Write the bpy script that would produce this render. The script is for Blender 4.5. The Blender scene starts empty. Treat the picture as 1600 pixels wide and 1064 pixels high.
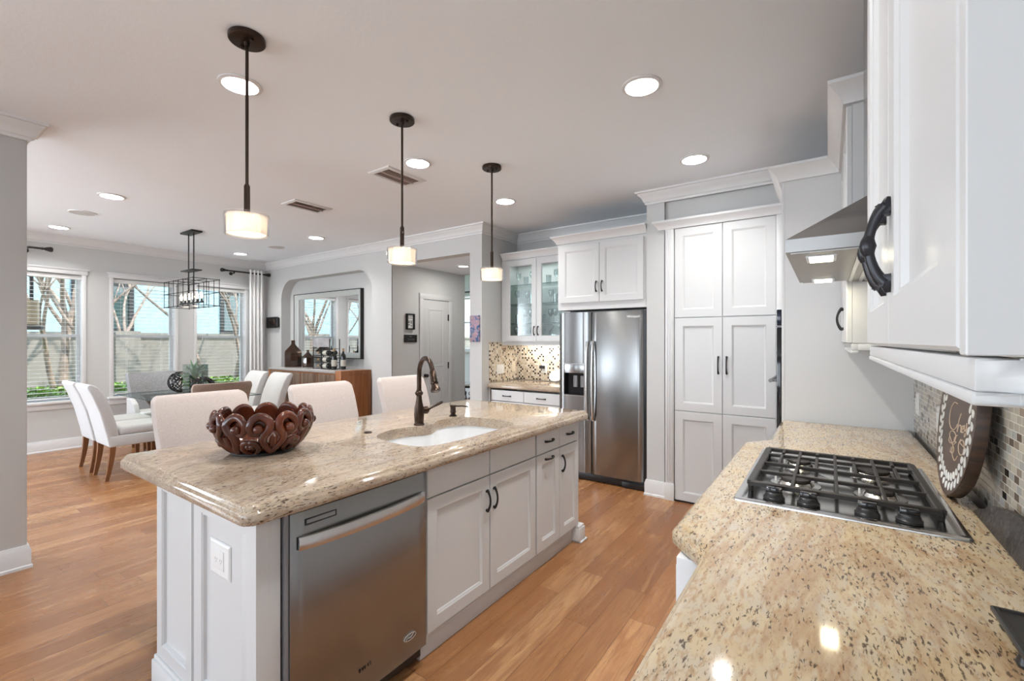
import bpy, bmesh, math, random
from mathutils import Vector, Matrix
random.seed(7)
PI = math.pi
S = bpy.context.scene
C = S.collection
# ---------------- camera, world, sun, exposure ----------------
cam = bpy.data.objects.new('camera', bpy.data.cameras.new('camera')); C.objects.link(cam)
cam.data.sensor_width = 36.0; cam.data.lens = 36.0*711/1600; cam.data.shift_y = 0.000625
cam.data.clip_start = 0.02; cam.data.clip_end = 200
cam.location = (0, 0, 1.40); cam.rotation_euler = (PI/2, 0, math.radians(34.8))
S.camera = cam
S.view_settings.view_transform = 'Standard'; S.view_settings.look = 'None'
S.view_settings.exposure = 0.86; S.view_settings.gamma = 1.0; S.view_settings.use_curve_mapping = False
W = bpy.data.worlds.new('world'); S.world = W; W.use_nodes = True
wn = W.node_tree.nodes; wl_ = W.node_tree.links; wn.clear()
wo = wn.new('ShaderNodeOutputWorld'); wb = wn.new('ShaderNodeBackground'); wt = wn.new('ShaderNodeTexCoord')
ws = wn.new('ShaderNodeSeparateXYZ'); wr = wn.new('ShaderNodeValToRGB')
wl_.new(wt.outputs['Generated'], ws.inputs[0]); wl_.new(ws.outputs['Z'], wr.inputs[0]); wl_.new(wr.outputs[0], wb.inputs[0])
wr.color_ramp.elements[0].color = (0.86, 0.93, 1.0, 1); wr.color_ramp.elements[1].color = (0.50, 0.72, 1.0, 1)
wb.inputs[1].default_value = 3.0; wl_.new(wb.outputs[0], wo.inputs[0])
def lamp(name, kind, loc, energy, color=(1, 1, 1), rot=(0, 0, 0), **k):
    d = bpy.data.lights.new(name, kind); d.energy = energy; d.color = color
    for a, b in k.items(): setattr(d, a, b)
    o = bpy.data.objects.new(name, d); C.objects.link(o); o.location = loc; o.rotation_euler = rot
    return o
lamp('sun', 'SUN', (0, 0, 10), 5.5, (1.0, 0.95, 0.88), (math.radians(38), 0, math.radians(125)), angle=0.02)
DAY = (0.82, 0.91, 1.0)
# added fill lamps as daylight, at unseen openings behind the camera and living side
for (x, e) in ((-6.2, 26), (-3.2, 16), (-0.9, 8)):
    lamp('window_daylight', 'AREA', (x, -4.35, 1.6), e, DAY, (PI/2, 0, 0), shape='RECTANGLE', size=1.8, size_y=1.4)
lamp('window_daylight', 'AREA', (-8.0, -2.0, 1.5), 125, DAY, (PI/2, 0, -PI/2), shape='RECTANGLE', size=2.4, size_y=2.1)

# ---------------- material helpers ----------------
def newmat(name):
    m = bpy.data.materials.new(name); m.use_nodes = True
    nt = m.node_tree; nt.nodes.clear()
    out = nt.nodes.new('ShaderNodeOutputMaterial'); b = nt.nodes.new('ShaderNodeBsdfPrincipled')
    nt.links.new(b.outputs[0], out.inputs[0])
    return m, nt, b, out
def N(nt, t, **k):
    n = nt.nodes.new(t)
    for a, v in k.items(): setattr(n, a, v)
    return n
def mth(nt, op, a, b=None, c=None):
    n = nt.nodes.new('ShaderNodeMath'); n.operation = op
    for i, x in enumerate((a, b, c)):
        if x is None: continue
        if isinstance(x, (int, float)): n.inputs[i].default_value = x
        else: nt.links.new(x, n.inputs[i])
    return n.outputs[0]
def ramp(nt, fac, stops, const=False):
    r = nt.nodes.new('ShaderNodeValToRGB'); r.color_ramp.interpolation = 'CONSTANT' if const else 'LINEAR'
    e = r.color_ramp.elements
    while len(e) < len(stops): e.new(0.5)
    for i, (p, c) in enumerate(stops):
        e[i].position = p; e[i].color = (c[0], c[1], c[2], 1)
    nt.links.new(fac, r.inputs[0]); return r.outputs[0]
def mixc(nt, fac, a, b, mode='MIX'):
    n = nt.nodes.new('ShaderNodeMix'); n.data_type = 'RGBA'; n.blend_type = mode
    for i, x in ((0, fac), (6, a), (7, b)):
        if isinstance(x, (int, float)): n.inputs[i].default_value = x
        elif isinstance(x, tuple): n.inputs[i].default_value = (x[0], x[1], x[2], 1)
        else: nt.links.new(x, n.inputs[i])
    return n.outputs[2]
def coords(nt, scale=(1, 1, 1), rot=(0, 0, 0), kind='Object', loc=(0, 0, 0)):
    t = nt.nodes.new('ShaderNodeTexCoord'); m = nt.nodes.new('ShaderNodeMapping')
    m.inputs['Scale'].default_value = scale; m.inputs['Rotation'].default_value = rot; m.inputs['Location'].default_value = loc
    nt.links.new(t.outputs[kind], m.inputs[0]); return m.outputs[0]
def noise(nt, vec, scale, detail=4, rough=.5, dist=0):
    n = nt.nodes.new('ShaderNodeTexNoise'); n.inputs['Scale'].default_value = scale; n.inputs['Detail'].default_value = detail
    n.inputs['Roughness'].default_value = rough; n.inputs['Distortion'].default_value = dist
    nt.links.new(vec, n.inputs['Vector']); return n.outputs[0]
def bump(nt, b, h, strength=.2, dist=.002):
    n = nt.nodes.new('ShaderNodeBump'); n.inputs['Strength'].default_value = strength; n.inputs['Distance'].default_value = dist
    nt.links.new(h, n.inputs['Height']); nt.links.new(n.outputs[0], b.inputs['Normal'])
def simple(name, col, rough=.5, metal=0, bscale=0, bstr=.2, bdist=.001, var=0, coat=0, spec=.5):
    m, nt, b, o = newmat(name)
    b.inputs['Base Color'].default_value = (*col, 1); b.inputs['Roughness'].default_value = rough; b.inputs['Metallic'].default_value = metal
    b.inputs['Coat Weight'].default_value = coat; b.inputs['Specular IOR Level'].default_value = spec
    v = coords(nt)
    if bscale: bump(nt, b, noise(nt, v, bscale, 3), bstr, bdist)
    if var:
        n = noise(nt, v, 9, 3)
        c = ramp(nt, n, [(0.3, tuple(x*(1-var) for x in col)), (0.7, tuple(min(1, x*(1+var)) for x in col))])
        nt.links.new(c, b.inputs['Base Color'])
    return m
def emis(name, col, s):
    m, nt, b, o = newmat(name)
    b.inputs['Base Color'].default_value = (*col, 1); b.inputs['Emission Color'].default_value = (*col, 1); b.inputs['Emission Strength'].default_value = s
    return m
def thin_glass(name, tint=(1, 1, 1), refl=.08, rough=0.0, dif=0, dcol=(.8, .8, .8)):
    m, nt, b, o = newmat(name); nt.nodes.remove(b)
    t = N(nt, 'ShaderNodeBsdfTransparent'); t.inputs[0].default_value = (*tint, 1)
    g = N(nt, 'ShaderNodeBsdfGlossy'); g.inputs['Roughness'].default_value = rough
    lw = N(nt, 'ShaderNodeLayerWeight'); lw.inputs[0].default_value = .35
    f = mth(nt, 'MULTIPLY_ADD', lw.outputs['Fresnel'], .4, refl)
    mx = N(nt, 'ShaderNodeMixShader'); nt.links.new(f, mx.inputs[0]); nt.links.new(t.outputs[0], mx.inputs[1]); nt.links.new(g.outputs[0], mx.inputs[2])
    last = mx.outputs[0]
    if dif:
        d = N(nt, 'ShaderNodeBsdfTranslucent'); d.inputs[0].default_value = (*dcol, 1)
        d2 = N(nt, 'ShaderNodeBsdfDiffuse'); d2.inputs[0].default_value = (*dcol, 1)
        ad = N(nt, 'ShaderNodeMixShader'); ad.inputs[0].default_value = .45; nt.links.new(d.outputs[0], ad.inputs[1]); nt.links.new(d2.outputs[0], ad.inputs[2])
        m2 = N(nt, 'ShaderNodeMixShader'); m2.inputs[0].default_value = dif; nt.links.new(last, m2.inputs[1]); nt.links.new(ad.outputs[0], m2.inputs[2]); last = m2.outputs[0]
    nt.links.new(last, o.inputs[0]); return m
def wood(name, c1, c2, axis=2, rough=.35, scale=1, coat=0):
    m, nt, b, o = newmat(name)
    sc = [26, 26, 26]; sc[axis] = 1.6
    v = coords(nt, tuple(s*scale for s in sc))
    n = noise(nt, v, 1.0, 6, .6, .6)
    c = ramp(nt, n, [(.3, c1), (.7, c2)])
    nt.links.new(c, b.inputs['Base Color']); b.inputs['Roughness'].default_value = rough; b.inputs['Coat Weight'].default_value = coat
    bump(nt, b, n, .15, .001); return m
def granite(name, cols, dark, vein, tint_scale=1.0):
    m, nt, b, o = newmat(name)
    base = coords(nt)
    big = noise(nt, coords(nt, (1, .6, 1), (0, 0, .7)), 3.4, 8, .68, .8)
    c = ramp(nt, big, [(.30, cols[0]), (.45, cols[1]), (.57, cols[2]), (.70, cols[3])])
    med = noise(nt, coords(nt, (1, .35, 1), (0, 0, .7)), 34, 6, .7, .5)
    c = mixc(nt, ramp(nt, med, [(.44, (0, 0, 0)), (.66, (.7, .7, .7))]), c, cols[3])
    med2 = noise(nt, coords(nt, (1, .30, 1), (0, 0, .7), loc=(3, 5, 0)), 120, 4, .6, .3)
    c = mixc(nt, ramp(nt, med2, [(.50, (0, 0, 0)), (.66, (.62, .62, .62))]), c, vein)
    vn = noise(nt, coords(nt, (1, .22, 1), (0, 0, .8), loc=(9, 1, 4)), 2.0, 8, .62, 1.2)
    c = mixc(nt, ramp(nt, mth(nt, 'ABSOLUTE', mth(nt, 'SUBTRACT', vn, .54)), [(0.0, (.5, .5, .5)), (.03, (0, 0, 0))]), c, vein)
    fl = noise(nt, coords(nt, (1, .28, 1), (0, 0, .7), loc=(1, 2, 7)), 210, 2, .5, .3)
    cl = noise(nt, base, 6, 4)
    fl = mth(nt, 'ADD', fl, mth(nt, 'MULTIPLY', mth(nt, 'SUBTRACT', cl, .5), .28))
    c = mixc(nt, ramp(nt, fl, [(.59, (0, 0, 0)), (.68, (.85, .85, .85))]), c, dark)
    nt.links.new(c, b.inputs['Base Color']); b.inputs['Roughness'].default_value = .07; b.inputs['Specular IOR Level'].default_value = .55
    return m
def steel(name, col=(.52, .51, .50), rough=.26, aniso=.75, axis='Z', streak=(1, 1, 200)):
    m, nt, b, o = newmat(name)
    b.inputs['Base Color'].default_value = (*col, 1); b.inputs['Metallic'].default_value = 1; b.inputs['Roughness'].default_value = rough
    b.inputs['Anisotropic'].default_value = aniso; b.inputs['Anisotropic Rotation'].default_value = .25
    t = N(nt, 'ShaderNodeTangent', direction_type='RADIAL', axis=axis); nt.links.new(t.outputs[0], b.inputs['Tangent'])
    if axis == 'Z': bump(nt, b, noise(nt, coords(nt, (1, 1, .12)), 5, 2), .10, .012)
    return m
def mosaic(name, size, grout, cols, axes, rough=.18, gw=.08):
    """rectangular tiles with a random colour per tile; axes = the two object axes spanning the wall"""
    m, nt, b, o = newmat(name)
    sp = N(nt, 'ShaderNodeSeparateXYZ'); nt.links.new(coords(nt), sp.inputs[0])
    u = mth(nt, 'DIVIDE', sp.outputs[axes[0]], size[0]); v = mth(nt, 'DIVIDE', sp.outputs[axes[1]], size[1])
    row = mth(nt, 'FLOOR', v)
    if len(size) > 2: u = mth(nt, 'ADD', u, mth(nt, 'MULTIPLY', mth(nt, 'MODULO', mth(nt, 'ABSOLUTE', row), 2), .5))
    col = mth(nt, 'FLOOR', u)
    cb = N(nt, 'ShaderNodeCombineXYZ'); nt.links.new(row, cb.inputs[0]); nt.links.new(col, cb.inputs[1])
    wn_ = N(nt, 'ShaderNodeTexWhiteNoise', noise_dimensions='2D'); nt.links.new(cb.outputs[0], wn_.inputs['Vector'])
    c = ramp(nt, wn_.outputs['Value'], cols, True)
    if name.startswith('square'):   # a dark tile now and then, never two side by side
        w3 = N(nt, 'ShaderNodeTexWhiteNoise', noise_dimensions='3D'); cz = N(nt, 'ShaderNodeCombineXYZ'); nt.links.new(row, cz.inputs[0]); nt.links.new(col, cz.inputs[1]); cz.inputs[2].default_value = 5.5
        nt.links.new(cz.outputs[0], w3.inputs['Vector']); par = mth(nt, 'LESS_THAN', mth(nt, 'PINGPONG', mth(nt, 'ADD', row, col), 1), .5)
        dk = mth(nt, 'MULTIPLY', par, mth(nt, 'LESS_THAN', w3.outputs['Value'], .33)); c = mixc(nt, dk, c, (.035, .02, .015))
    fu = mth(nt, 'FRACT', u); fv = mth(nt, 'FRACT', v)
    gu = mth(nt, 'LESS_THAN', fu, gw); gv = mth(nt, 'LESS_THAN', fv, gw*size[0]/size[1])
    g = mth(nt, 'MAXIMUM', gu, gv)
    c = mixc(nt, g, c, grout); nt.links.new(c, b.inputs['Base Color'])
    nt.links.new(ramp(nt, g, [(0, (rough,)*3), (1, (.8,)*3)]), b.inputs['Roughness'])
    bump(nt, b, mth(nt, 'SUBTRACT', 1, g), .4, .001)
    return m
def floor_mat():
    m, nt, b, o = newmat('oak_plank_floor')
    sp = N(nt, 'ShaderNodeSeparateXYZ'); nt.links.new(coords(nt), sp.inputs[0])
    X, Y = sp.outputs[0], sp.outputs[1]
    u = mth(nt, 'DIVIDE', X, .135); row = mth(nt, 'FLOOR', u)
    w1 = N(nt, 'ShaderNodeTexWhiteNoise', noise_dimensions='1D'); nt.links.new(row, w1.inputs['W'])
    v = mth(nt, 'ADD', mth(nt, 'DIVIDE', Y, 1.25), mth(nt, 'MULTIPLY', w1.outputs['Value'], 7)); col = mth(nt, 'FLOOR', v)
    cb = N(nt, 'ShaderNodeCombineXYZ'); nt.links.new(row, cb.inputs[0]); nt.links.new(col, cb.inputs[1])
    w2 = N(nt, 'ShaderNodeTexWhiteNoise', noise_dimensions='2D'); nt.links.new(cb.outputs[0], w2.inputs['Vector'])
    c = ramp(nt, w2.outputs['Value'], [(0, (.25, .105, .040)), (.35, (.33, .148, .056)), (.7, (.385, .185, .076)), (1, (.46, .245, .11))])
    cv = N(nt, 'ShaderNodeCombineXYZ')
    nt.links.new(mth(nt, 'ADD', mth(nt, 'MULTIPLY', X, 17), mth(nt, 'MULTIPLY', w2.outputs['Value'], 40)), cv.inputs[0])
    nt.links.new(mth(nt, 'MULTIPLY', Y, 1.9), cv.inputs[1])
    g = noise(nt, cv.outputs[0], 1, 7, .62, 1.1)
    c = mixc(nt, ramp(nt, g, [(.35, (.7,)*3), (.52, (0,)*3)]), c, (.29, .115, .04))
    c = mixc(nt, ramp(nt, g, [(.58, (0,)*3), (.72, (.35,)*3)]), c, (.80, .50, .25))
    cv2 = N(nt, 'ShaderNodeCombineXYZ')
    nt.links.new(mth(nt, 'ADD', mth(nt, 'MULTIPLY', X, 90), mth(nt, 'MULTIPLY', w2.outputs['Value'], 90)), cv2.inputs[0])
    nt.links.new(mth(nt, 'MULTIPLY', Y, 5), cv2.inputs[1])
    g2 = noise(nt, cv2.outputs[0], 1, 4, .6, .5)
    c = mixc(nt, ramp(nt, g2, [(.38, (.55,)*3), (.52, (0,)*3)]), c, (.25, .10, .04))
    fu = mth(nt, 'FRACT', u); fv = mth(nt, 'FRACT', v)
    su = mth(nt, 'LESS_THAN', fu, .020); sv = mth(nt, 'LESS_THAN', fv, .0022)
    s = mth(nt, 'MAXIMUM', su, sv)
    c = mixc(nt, mth(nt, 'MULTIPLY', s, .9), c, (.12, .05, .02))
    nt.links.new(c, b.inputs['Base Color'])
    nt.links.new(ramp(nt, g, [(.3, (.34,)*3), (.7, (.24,)*3)]), b.inputs['Roughness'])
    bump(nt, b, mth(nt, 'SUBTRACT', g, mth(nt, 'MULTIPLY', s, .8)), .12, .002)
    return m
def fabric(name, col, scale=260, var=.07):
    m, nt, b, o = newmat(name)
    v = coords(nt)
    n = noise(nt, coords(nt, (1, 1, .35)), scale, 3); n2 = noise(nt, coords(nt, (.35, .35, 1)), scale, 3)
    s = mth(nt, 'MULTIPLY', mth(nt, 'ADD', n, n2), .5)
    c = ramp(nt, s, [(.38, tuple(x*(1-var) for x in col)), (.62, tuple(min(1, x*(1+var)) for x in col))])
    nt.links.new(c, b.inputs['Base Color']); b.inputs['Roughness'].default_value = .9; b.inputs['Sheen Weight'].default_value = .25
    b.inputs['Specular IOR Level'].default_value = .2
    bump(nt, b, s, .35, .001); return m
M = dict(
 white=simple('white_painted_cabinet', (.63, .637, .64), .36, bscale=40, bstr=.02),
 trim=simple('white_trim_paint', (.70, .705, .71), .4),
 wall=simple('light_grey_wall_paint', (.575, .58, .575), .75, bscale=120, bstr=.05, spec=.3),
 ceil=simple('white_ceiling_paint', (.84, .885, .935), .85, bscale=55, bstr=.25, bdist=.003, spec=.2),
 floor=floor_mat(),
 gran_i=granite('pale_beige_granite', [(.37, .29, .215), (.49, .39, .29), (.53, .43, .315), (.44, .37, .31)], (.05, .03, .025), (.28, .185, .12)),
 gran_r=granite('golden_cream_granite', [(.47, .335, .19), (.56, .44, .275), (.57, .47, .33), (.49, .43, .35)], (.045, .028, .02), (.34, .18, .08)),
 steel=steel('brushed_stainless', (.315, .325, .33), .23), steel_l=steel('pale_stainless', (.60, .595, .59), .24, .6),
 steel_h=steel('hood_stainless', (.36, .355, .35), .34, .5, 'Y'),
 steel_c=steel('cooktop_stainless', (.62, .62, .62), .16, .5, 'X', (1, 120, 1)),
 chrome=simple('polished_chrome', (.8, .8, .8), .08, 1),
 bronze=simple('dark_bronze', (.055, .038, .03), .28, .85, bscale=60, bstr=.05),
 bronze_w=simple('worn_bronze', (.055, .034, .024), .24, .8, var=.25),
 iron=simple('black_iron', (.016, .015, .015), .45, .3), 
 black=simple('black_plastic', (.012, .012, .013), .35), gloss_black=simple('glossy_black', (.008, .008, .01), .07),
 cast=simple('black_cast_iron', (.022, .018, .016), .38, .2, bscale=300, bstr=.1), navy=simple('dark_blue_black', (.01, .014, .03), .1),
 porcelain=simple('white_porcelain', (.85, .86, .87), .1), plate=simple('white_plastic_plate', (.78, .78, .77), .35),
 grey_pl=simple('grey_plastic', (.25, .25, .26), .4),
 glass=thin_glass('clear_glass'), pane=thin_glass('window_glass', (.97, .99, .99), .04), shelf=thin_glass('green_edged_glass', (.80, .90, .87), .08),
 cabglass=thin_glass('seeded_cabinet_glass', (.90, .95, .94), .05, .12), frost=thin_glass('frosted_glass', (.95, .9, .86), .02, .2, .9, (.96, .92, .88)),
 smoke=thin_glass('smoked_brown_glass', (.40, .27, .20), .08, 0, .35, (.16, .085, .05)), edge=simple('glass_edge_green', (.03, .06, .07), .15),
 ware=thin_glass('glassware', (.88, .93, .93), .16, .02),
 mirror=simple('mirror_glass', (.90, .92, .93), .01, 1), silver=simple('champagne_silver', (.62, .60, .57), .3, .7),
 cream=fabric('cream_linen', (.60, .53, .495)), pale=fabric('pale_grey_linen', (.56, .565, .57)), gry=fabric('mid_grey_tweed', (.30, .31, .33), 150, .22), taupe=fabric('brown_taupe_fabric', (.30, .225, .185), 200, .15),
 leg=wood('walnut_chair_leg', (.14, .055, .022), (.24, .10, .04)), darkleg=wood('espresso_leg', (.02, .012, .01), (.05, .03, .02)),
 side=wood('reddish_walnut', (.24, .085, .028), (.42, .17, .06)), sidetop=simple('greyed_walnut_top', (.42, .40, .39), .18),
 slat=wood('striped_slat_wood', (.14, .08, .05), (.42, .33, .26), 2), 
 bowl=wood('carved_mahogany', (.030, .006, .003), (.14, .030, .010), 2, .18, .3, .25),
 board=wood('dark_stained_board', (.085, .055, .042), (.13, .085, .065), 1, .5), bark=wood('board_bark', (.016, .009, .006), (.06, .028, .015), 0, .5, 2),
 paint_w=simple('white_chalk_paint', (.80, .80, .78), .7), paint_g=simple('gold_script_paint', (.60, .46, .34), .5),
 stone=simple('dark_slate', (.035, .028, .026), .5, bscale=18, bstr=1.0, bdist=.02, var=.5),
 blind=simple('white_blind_slat', (.80, .80, .79), .5), curtain=fabric('white_curtain', (.82, .82, .82), 200, .03),
 leaf=simple('succulent_green', (.10, .22, .10), .5, var=.4), hedge=simple('hedge_leaf', (.17, .28, .035), .6, var=.7),
 treebark=simple('crepe_myrtle_bark', (.20, .145, .11), .8, bscale=30, bstr=.5, var=.5), newleaf=simple('spring_leaf', (.45, .60, .12), .5, var=.3),
 stucco=simple('taupe_stucco', (.21, .185, .16), .9, bscale=60, bstr=.3), house=simple('pale_blue_siding', (.24, .34, .38), .8, var=.12), grass=simple('lawn', (.10, .20, .04), .9, bscale=80, bstr=1, var=.5),
 roof=simple('grey_roof', (.12, .12, .13), .8), brownv=simple('brown_vent_paint', (.48, .38, .34), .5), amber=simple('lantern_amber_glass', (.38, .26, .15), .3),
 bulb=emis('warm_bulb', (1, .84, .62), 7), lens=emis('downlight_lens', (1, .95, .82), 2.6), hoodlens=emis('hood_lamp_lens', (1, .90, .62), 5), ucl=emis('under_cabinet_strip', (1, .93, .78), 8),
 door=simple('white_door_paint', (.62, .62, .62), .38), label=simple('pale_bottle_label', (.5, .48, .42), .6), wine=simple('dark_wine_glass', (.01, .012, .01), .06), cork=simple('gold_capsule', (.4, .25, .12), .4),
 tile_b=mosaic('square_mosaic_tile', (.0235, .0235), (.62, .55, .44), [(0, (.58, .50, .39)), (.35, (.64, .57, .47)), (.60, (.50, .41, .31)), (.76, (.70, .65, .57)), (.90, (.40, .31, .22))], (0, 2)),
 tile_bs=mosaic('square_mosaic_tile_side', (.0235, .0235), (.62, .55, .44), [(0, (.58, .50, .39)), (.35, (.64, .57, .47)), (.60, (.50, .41, .31)), (.76, (.70, .65, .57)), (.90, (.40, .31, .22))], (1, 2)),
 tile_r=mosaic('glass_mosaic_tile', (.038, .0215, 1), (.58, .55, .50), [(0, (.52, .48, .41)), (.22, (.62, .59, .53)), (.44, (.38, .32, .26)), (.60, (.66, .60, .50)), (.76, (.20, .155, .125)), (.85, (.50, .50, .48)), (.94, (.025, .02, .018))], (1, 2), .08, .06),
)
def art_mat():
    m, nt, b, o = newmat('flower_canvas_paint')
    n = noise(nt, coords(nt, loc=(2.3, 0, 1.1)), 20, 5, .6, 1.0)
    c = ramp(nt, n, [(.30, (.01, .03, .10)), (.44, (.04, .10, .24)), (.50, (.30, .28, .36)), (.56, (.42, .18, .22)), (.64, (.40, .36, .40)), (.72, (.06, .16, .07))])
    nt.links.new(c, b.inputs['Base Color']); b.inputs['Roughness'].default_value = .5; return m
M['art'] = art_mat()

# ---------------- mesh helpers ----------------
def FR(O, U, V, Nn):
    O, U, V, Nn = Vector(O), Vector(U), Vector(V), Vector(Nn)
    return lambda a, b, c=0: O + U*a + V*b + Nn*c
IDF = FR((0, 0, 0), (1, 0, 0), (0, 1, 0), (0, 0, 1))
class MB:
    def __init__(s): s.v = []; s.f = []
    def add(s, vs, fs):
        k = len(s.v); s.v += [Vector(p) for p in vs]; s.f += [[i+k for i in f] for f in fs]; return s
    def box(s, x0, x1, y0, y1, z0, z1, F=IDF):
        p = [F(x, y, z) for z in (z0, z1) for y in (y0, y1) for x in (x0, x1)]
        return s.add(p, [(0, 2, 3, 1), (4, 5, 7, 6), (0, 1, 5, 4), (2, 6, 7, 3), (0, 4, 6, 2), (1, 3, 7, 5)])
    def loft(s, loops, caps=(True, True), ring=False):
        n = len(loops[0]); k = len(loops); vs = [p for l in loops for p in l]; fs = []
        for i in range(k if ring else k-1):
            a = i*n; b = ((i+1) % k)*n
            for j in range(n): fs.append((a+j, a+(j+1) % n, b+(j+1) % n, b+j))
        if not ring:
            if caps[0]: fs.append(tuple(range(n))[::-1])
            if caps[1]: fs.append(tuple((k-1)*n+j for j in range(n)))
        return s.add(vs, fs)
    def nest(s, F, w, h, loops, ring=False, a=0, b=0):
        L = []
        for ins, d in loops: L.append([F(a+ins, b+ins, d), F(a+w-ins, b+ins, d), F(a+w-ins, b+h-ins, d), F(a+ins, b+h-ins, d)])
        return s.loft(L, ring=ring)
    def prism(s, poly, F, c0, c1):
        return s.loft([[F(a, b, c0) for a, b in poly], [F(a, b, c1) for a, b in poly]])
    def lathe(s, prof, O=(0, 0, 0), n=24, F=None, caps=(True, True), sx=1, sy=1):
        F = F or FR(O, (1, 0, 0), (0, 1, 0), (0, 0, 1))
        return s.loft([[F(max(r, 1e-4)*sx*math.cos(2*PI*j/n), max(r, 1e-4)*sy*math.sin(2*PI*j/n), z) for j in range(n)] for r, z in prof], caps)
    def cyl(s, O, r, h, n=20, F=None): return s.lathe([(r, 0), (r, h)], O, n, F)
    def tube(s, pts, r, n=8, closed=False, sq=None):
        pts = [Vector(p) for p in pts]; m = len(pts); rs = r if isinstance(r, (list, tuple)) else [r]*m
        T = []
        for i in range(m):
            if closed: t = pts[(i+1) % m]-pts[i-1]
            else: t = pts[min(i+1, m-1)]-pts[max(i-1, 0)]
            T.append(t.normalized() if t.length > 1e-9 else Vector((0, 0, 1)))
        up = Vector((0, 0, 1)) if abs(T[0].z) < .9 else Vector((1, 0, 0))
        u = (up-T[0]*up.dot(T[0])).normalized(); L = []
        for i in range(m):
            u = (u-T[i]*u.dot(T[i])); u = u.normalized() if u.length > 1e-6 else T[i].orthogonal().normalized()
            w = T[i].cross(u)
            L.append([pts[i]+(u*math.cos(2*PI*(j+.5)/n)*(sq or 1)+w*math.sin(2*PI*(j+.5)/n))*rs[i] for j in range(n)])
        return s.loft(L, ring=closed)
    def ball(s, O, r, n=14, m=8, sz=1): return s.lathe([(r*math.sin(PI*i/m), -r*sz*math.cos(PI*i/m)) for i in range(m+1)], O, n)
    def ribbon(s, path, prof, closed=False):
        """sweep a (distance, z) profile along a plan polyline; the room is on the left"""
        L = [[Vector((q[0], q[1], z)) for q in offs(path, d, closed)] for d, z in prof]
        n = len(L[0]); vs = [p for l in L for p in l]; fs = []
        k = len(L)
        for i in range(k):
            a = i*n; b = ((i+1) % k)*n
            for j in range(n if closed else n-1): fs.append((a+j, a+(j+1) % n, b+(j+1) % n, b+j))
        if not closed: fs.append([i*n for i in range(k)]); fs.append([i*n+n-1 for i in range(k)])
        return s.add(vs, fs)
def offs(path, d, closed=False):
    out = []; n = len(path)
    for i in range(n):
        p = Vector(path[i][:2])
        def nrm(a, b):
            t = (Vector(b[:2])-Vector(a[:2])).normalized(); return Vector((-t.y, t.x))
        n1 = nrm(path[i-1], path[i]) if (i > 0 or closed) else None
        n2 = nrm(path[i], path[(i+1) % n]) if (i < n-1 or closed) else None
        if n1 is None: q = p+n2*d
        elif n2 is None: q = p+n1*d
        else: q = p+(n1+n2)*(d/(1+n1.dot(n2)))
        out.append(q)
    return out
def rpoly(corners, rad, inset=0, seg=6):
    P = offs(corners, inset, True); n = len(P); out = []
    for i in range(n):
        a, b, c = P[i-1], P[i], P[(i+1) % n]
        r0 = rad[i] if isinstance(rad, (list, tuple)) else rad
        t1 = (a-b).normalized(); t2 = (c-b).normalized()
        conv = (b-a).cross(c-b) > 0
        r = max(r0-inset, .001) if conv else r0+inset
        ang = math.acos(max(-1, min(1, t1.dot(t2)))); d = r/math.tan(ang/2)
        bis = (t1+t2).normalized(); cen = b+bis*(r/math.sin(ang/2))
        p1 = b+t1*d; p2 = b+t2*d
        a1 = math.atan2(p1.y-cen.y, p1.x-cen.x); a2 = math.atan2(p2.y-cen.y, p2.x-cen.x)
        da = (a2-a1+PI) % (2*PI)-PI
        for k in range(seg+1):
            t = a1+da*k/seg; out.append((cen.x+r*math.cos(t), cen.y+r*math.sin(t)))
    return out
def holed(mb, outer, holes, F, c):
    """flat face with holes, in frame F at depth c"""
    bm = bmesh.new(); es = []
    for loop in [outer]+holes:
        vs = [bm.verts.new((p[0], p[1], 0)) for p in loop]
        for i in range(len(vs)): es.append(bm.edges.new((vs[i], vs[(i+1) % len(vs)])))
    bmesh.ops.triangle_fill(bm, use_beauty=True, edges=es, normal=(0, 0, 1))
    bm.verts.index_update()
    mb.add([F(v.co.x, v.co.y, c) for v in bm.verts], [[v.index for v in f.verts] for f in bm.faces]); bm.free()
WLOC = {}
def link(name, mb, mat, parent=None, bevel=0, seg=2, smooth=True, ang=35, loc=None, fix=True):
    me = bpy.data.meshes.new(name)
    o = bpy.data.objects.new(name, me); C.objects.link(o)
    if parent is not None: org = WLOC[parent.name]; o.parent = parent
    else:
        if loc is None:
            xs = [v.x for v in mb.v]; ys = [v.y for v in mb.v]; zs = [v.z for v in mb.v]
            loc = ((min(xs)+max(xs))/2, (min(ys)+max(ys))/2, min(zs))
        org = Vector(loc); o.location = org
    WLOC[o.name] = org
    me.from_pydata([tuple(v-org) for v in mb.v], [], mb.f)
    bm = bmesh.new(); bm.from_mesh(me)
    bmesh.ops.remove_doubles(bm, verts=bm.verts, dist=1e-6)
    if fix: bmesh.ops.recalc_face_normals(bm, faces=bm.faces)
    if bevel:
        ed = [e for e in bm.edges if len(e.link_faces) == 2 and e.calc_face_angle(0) > .5]
        bmesh.ops.bevel(bm, geom=ed, offset=bevel, segments=seg, affect='EDGES', profile=.5, clamp_overlap=True)
    bm.to_mesh(me); bm.free()
    if isinstance(mat, str): mat = M[mat]
    me.materials.append(mat)
    if smooth:
        me.shade_smooth(); me.set_sharp_from_angle(angle=math.radians(ang))
    return o
def tag(o, label, cat, group=None):
    o['label'] = label; o['category'] = cat
    if group: o['group'] = group
    return o
def thing(name, label, cat, loc=(0, 0, 0), group=None):
    o = bpy.data.objects.new(name, None); C.objects.link(o); o.location = loc; o.empty_display_size = .05
    WLOC[o.name] = Vector(loc); return tag(o, label, cat, group)
def struct(name, mb, mat, parent=None, **k):
    o = link(name, mb, mat, parent, **k)
    if parent is None: o['kind'] = 'structure'
    return o
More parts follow.
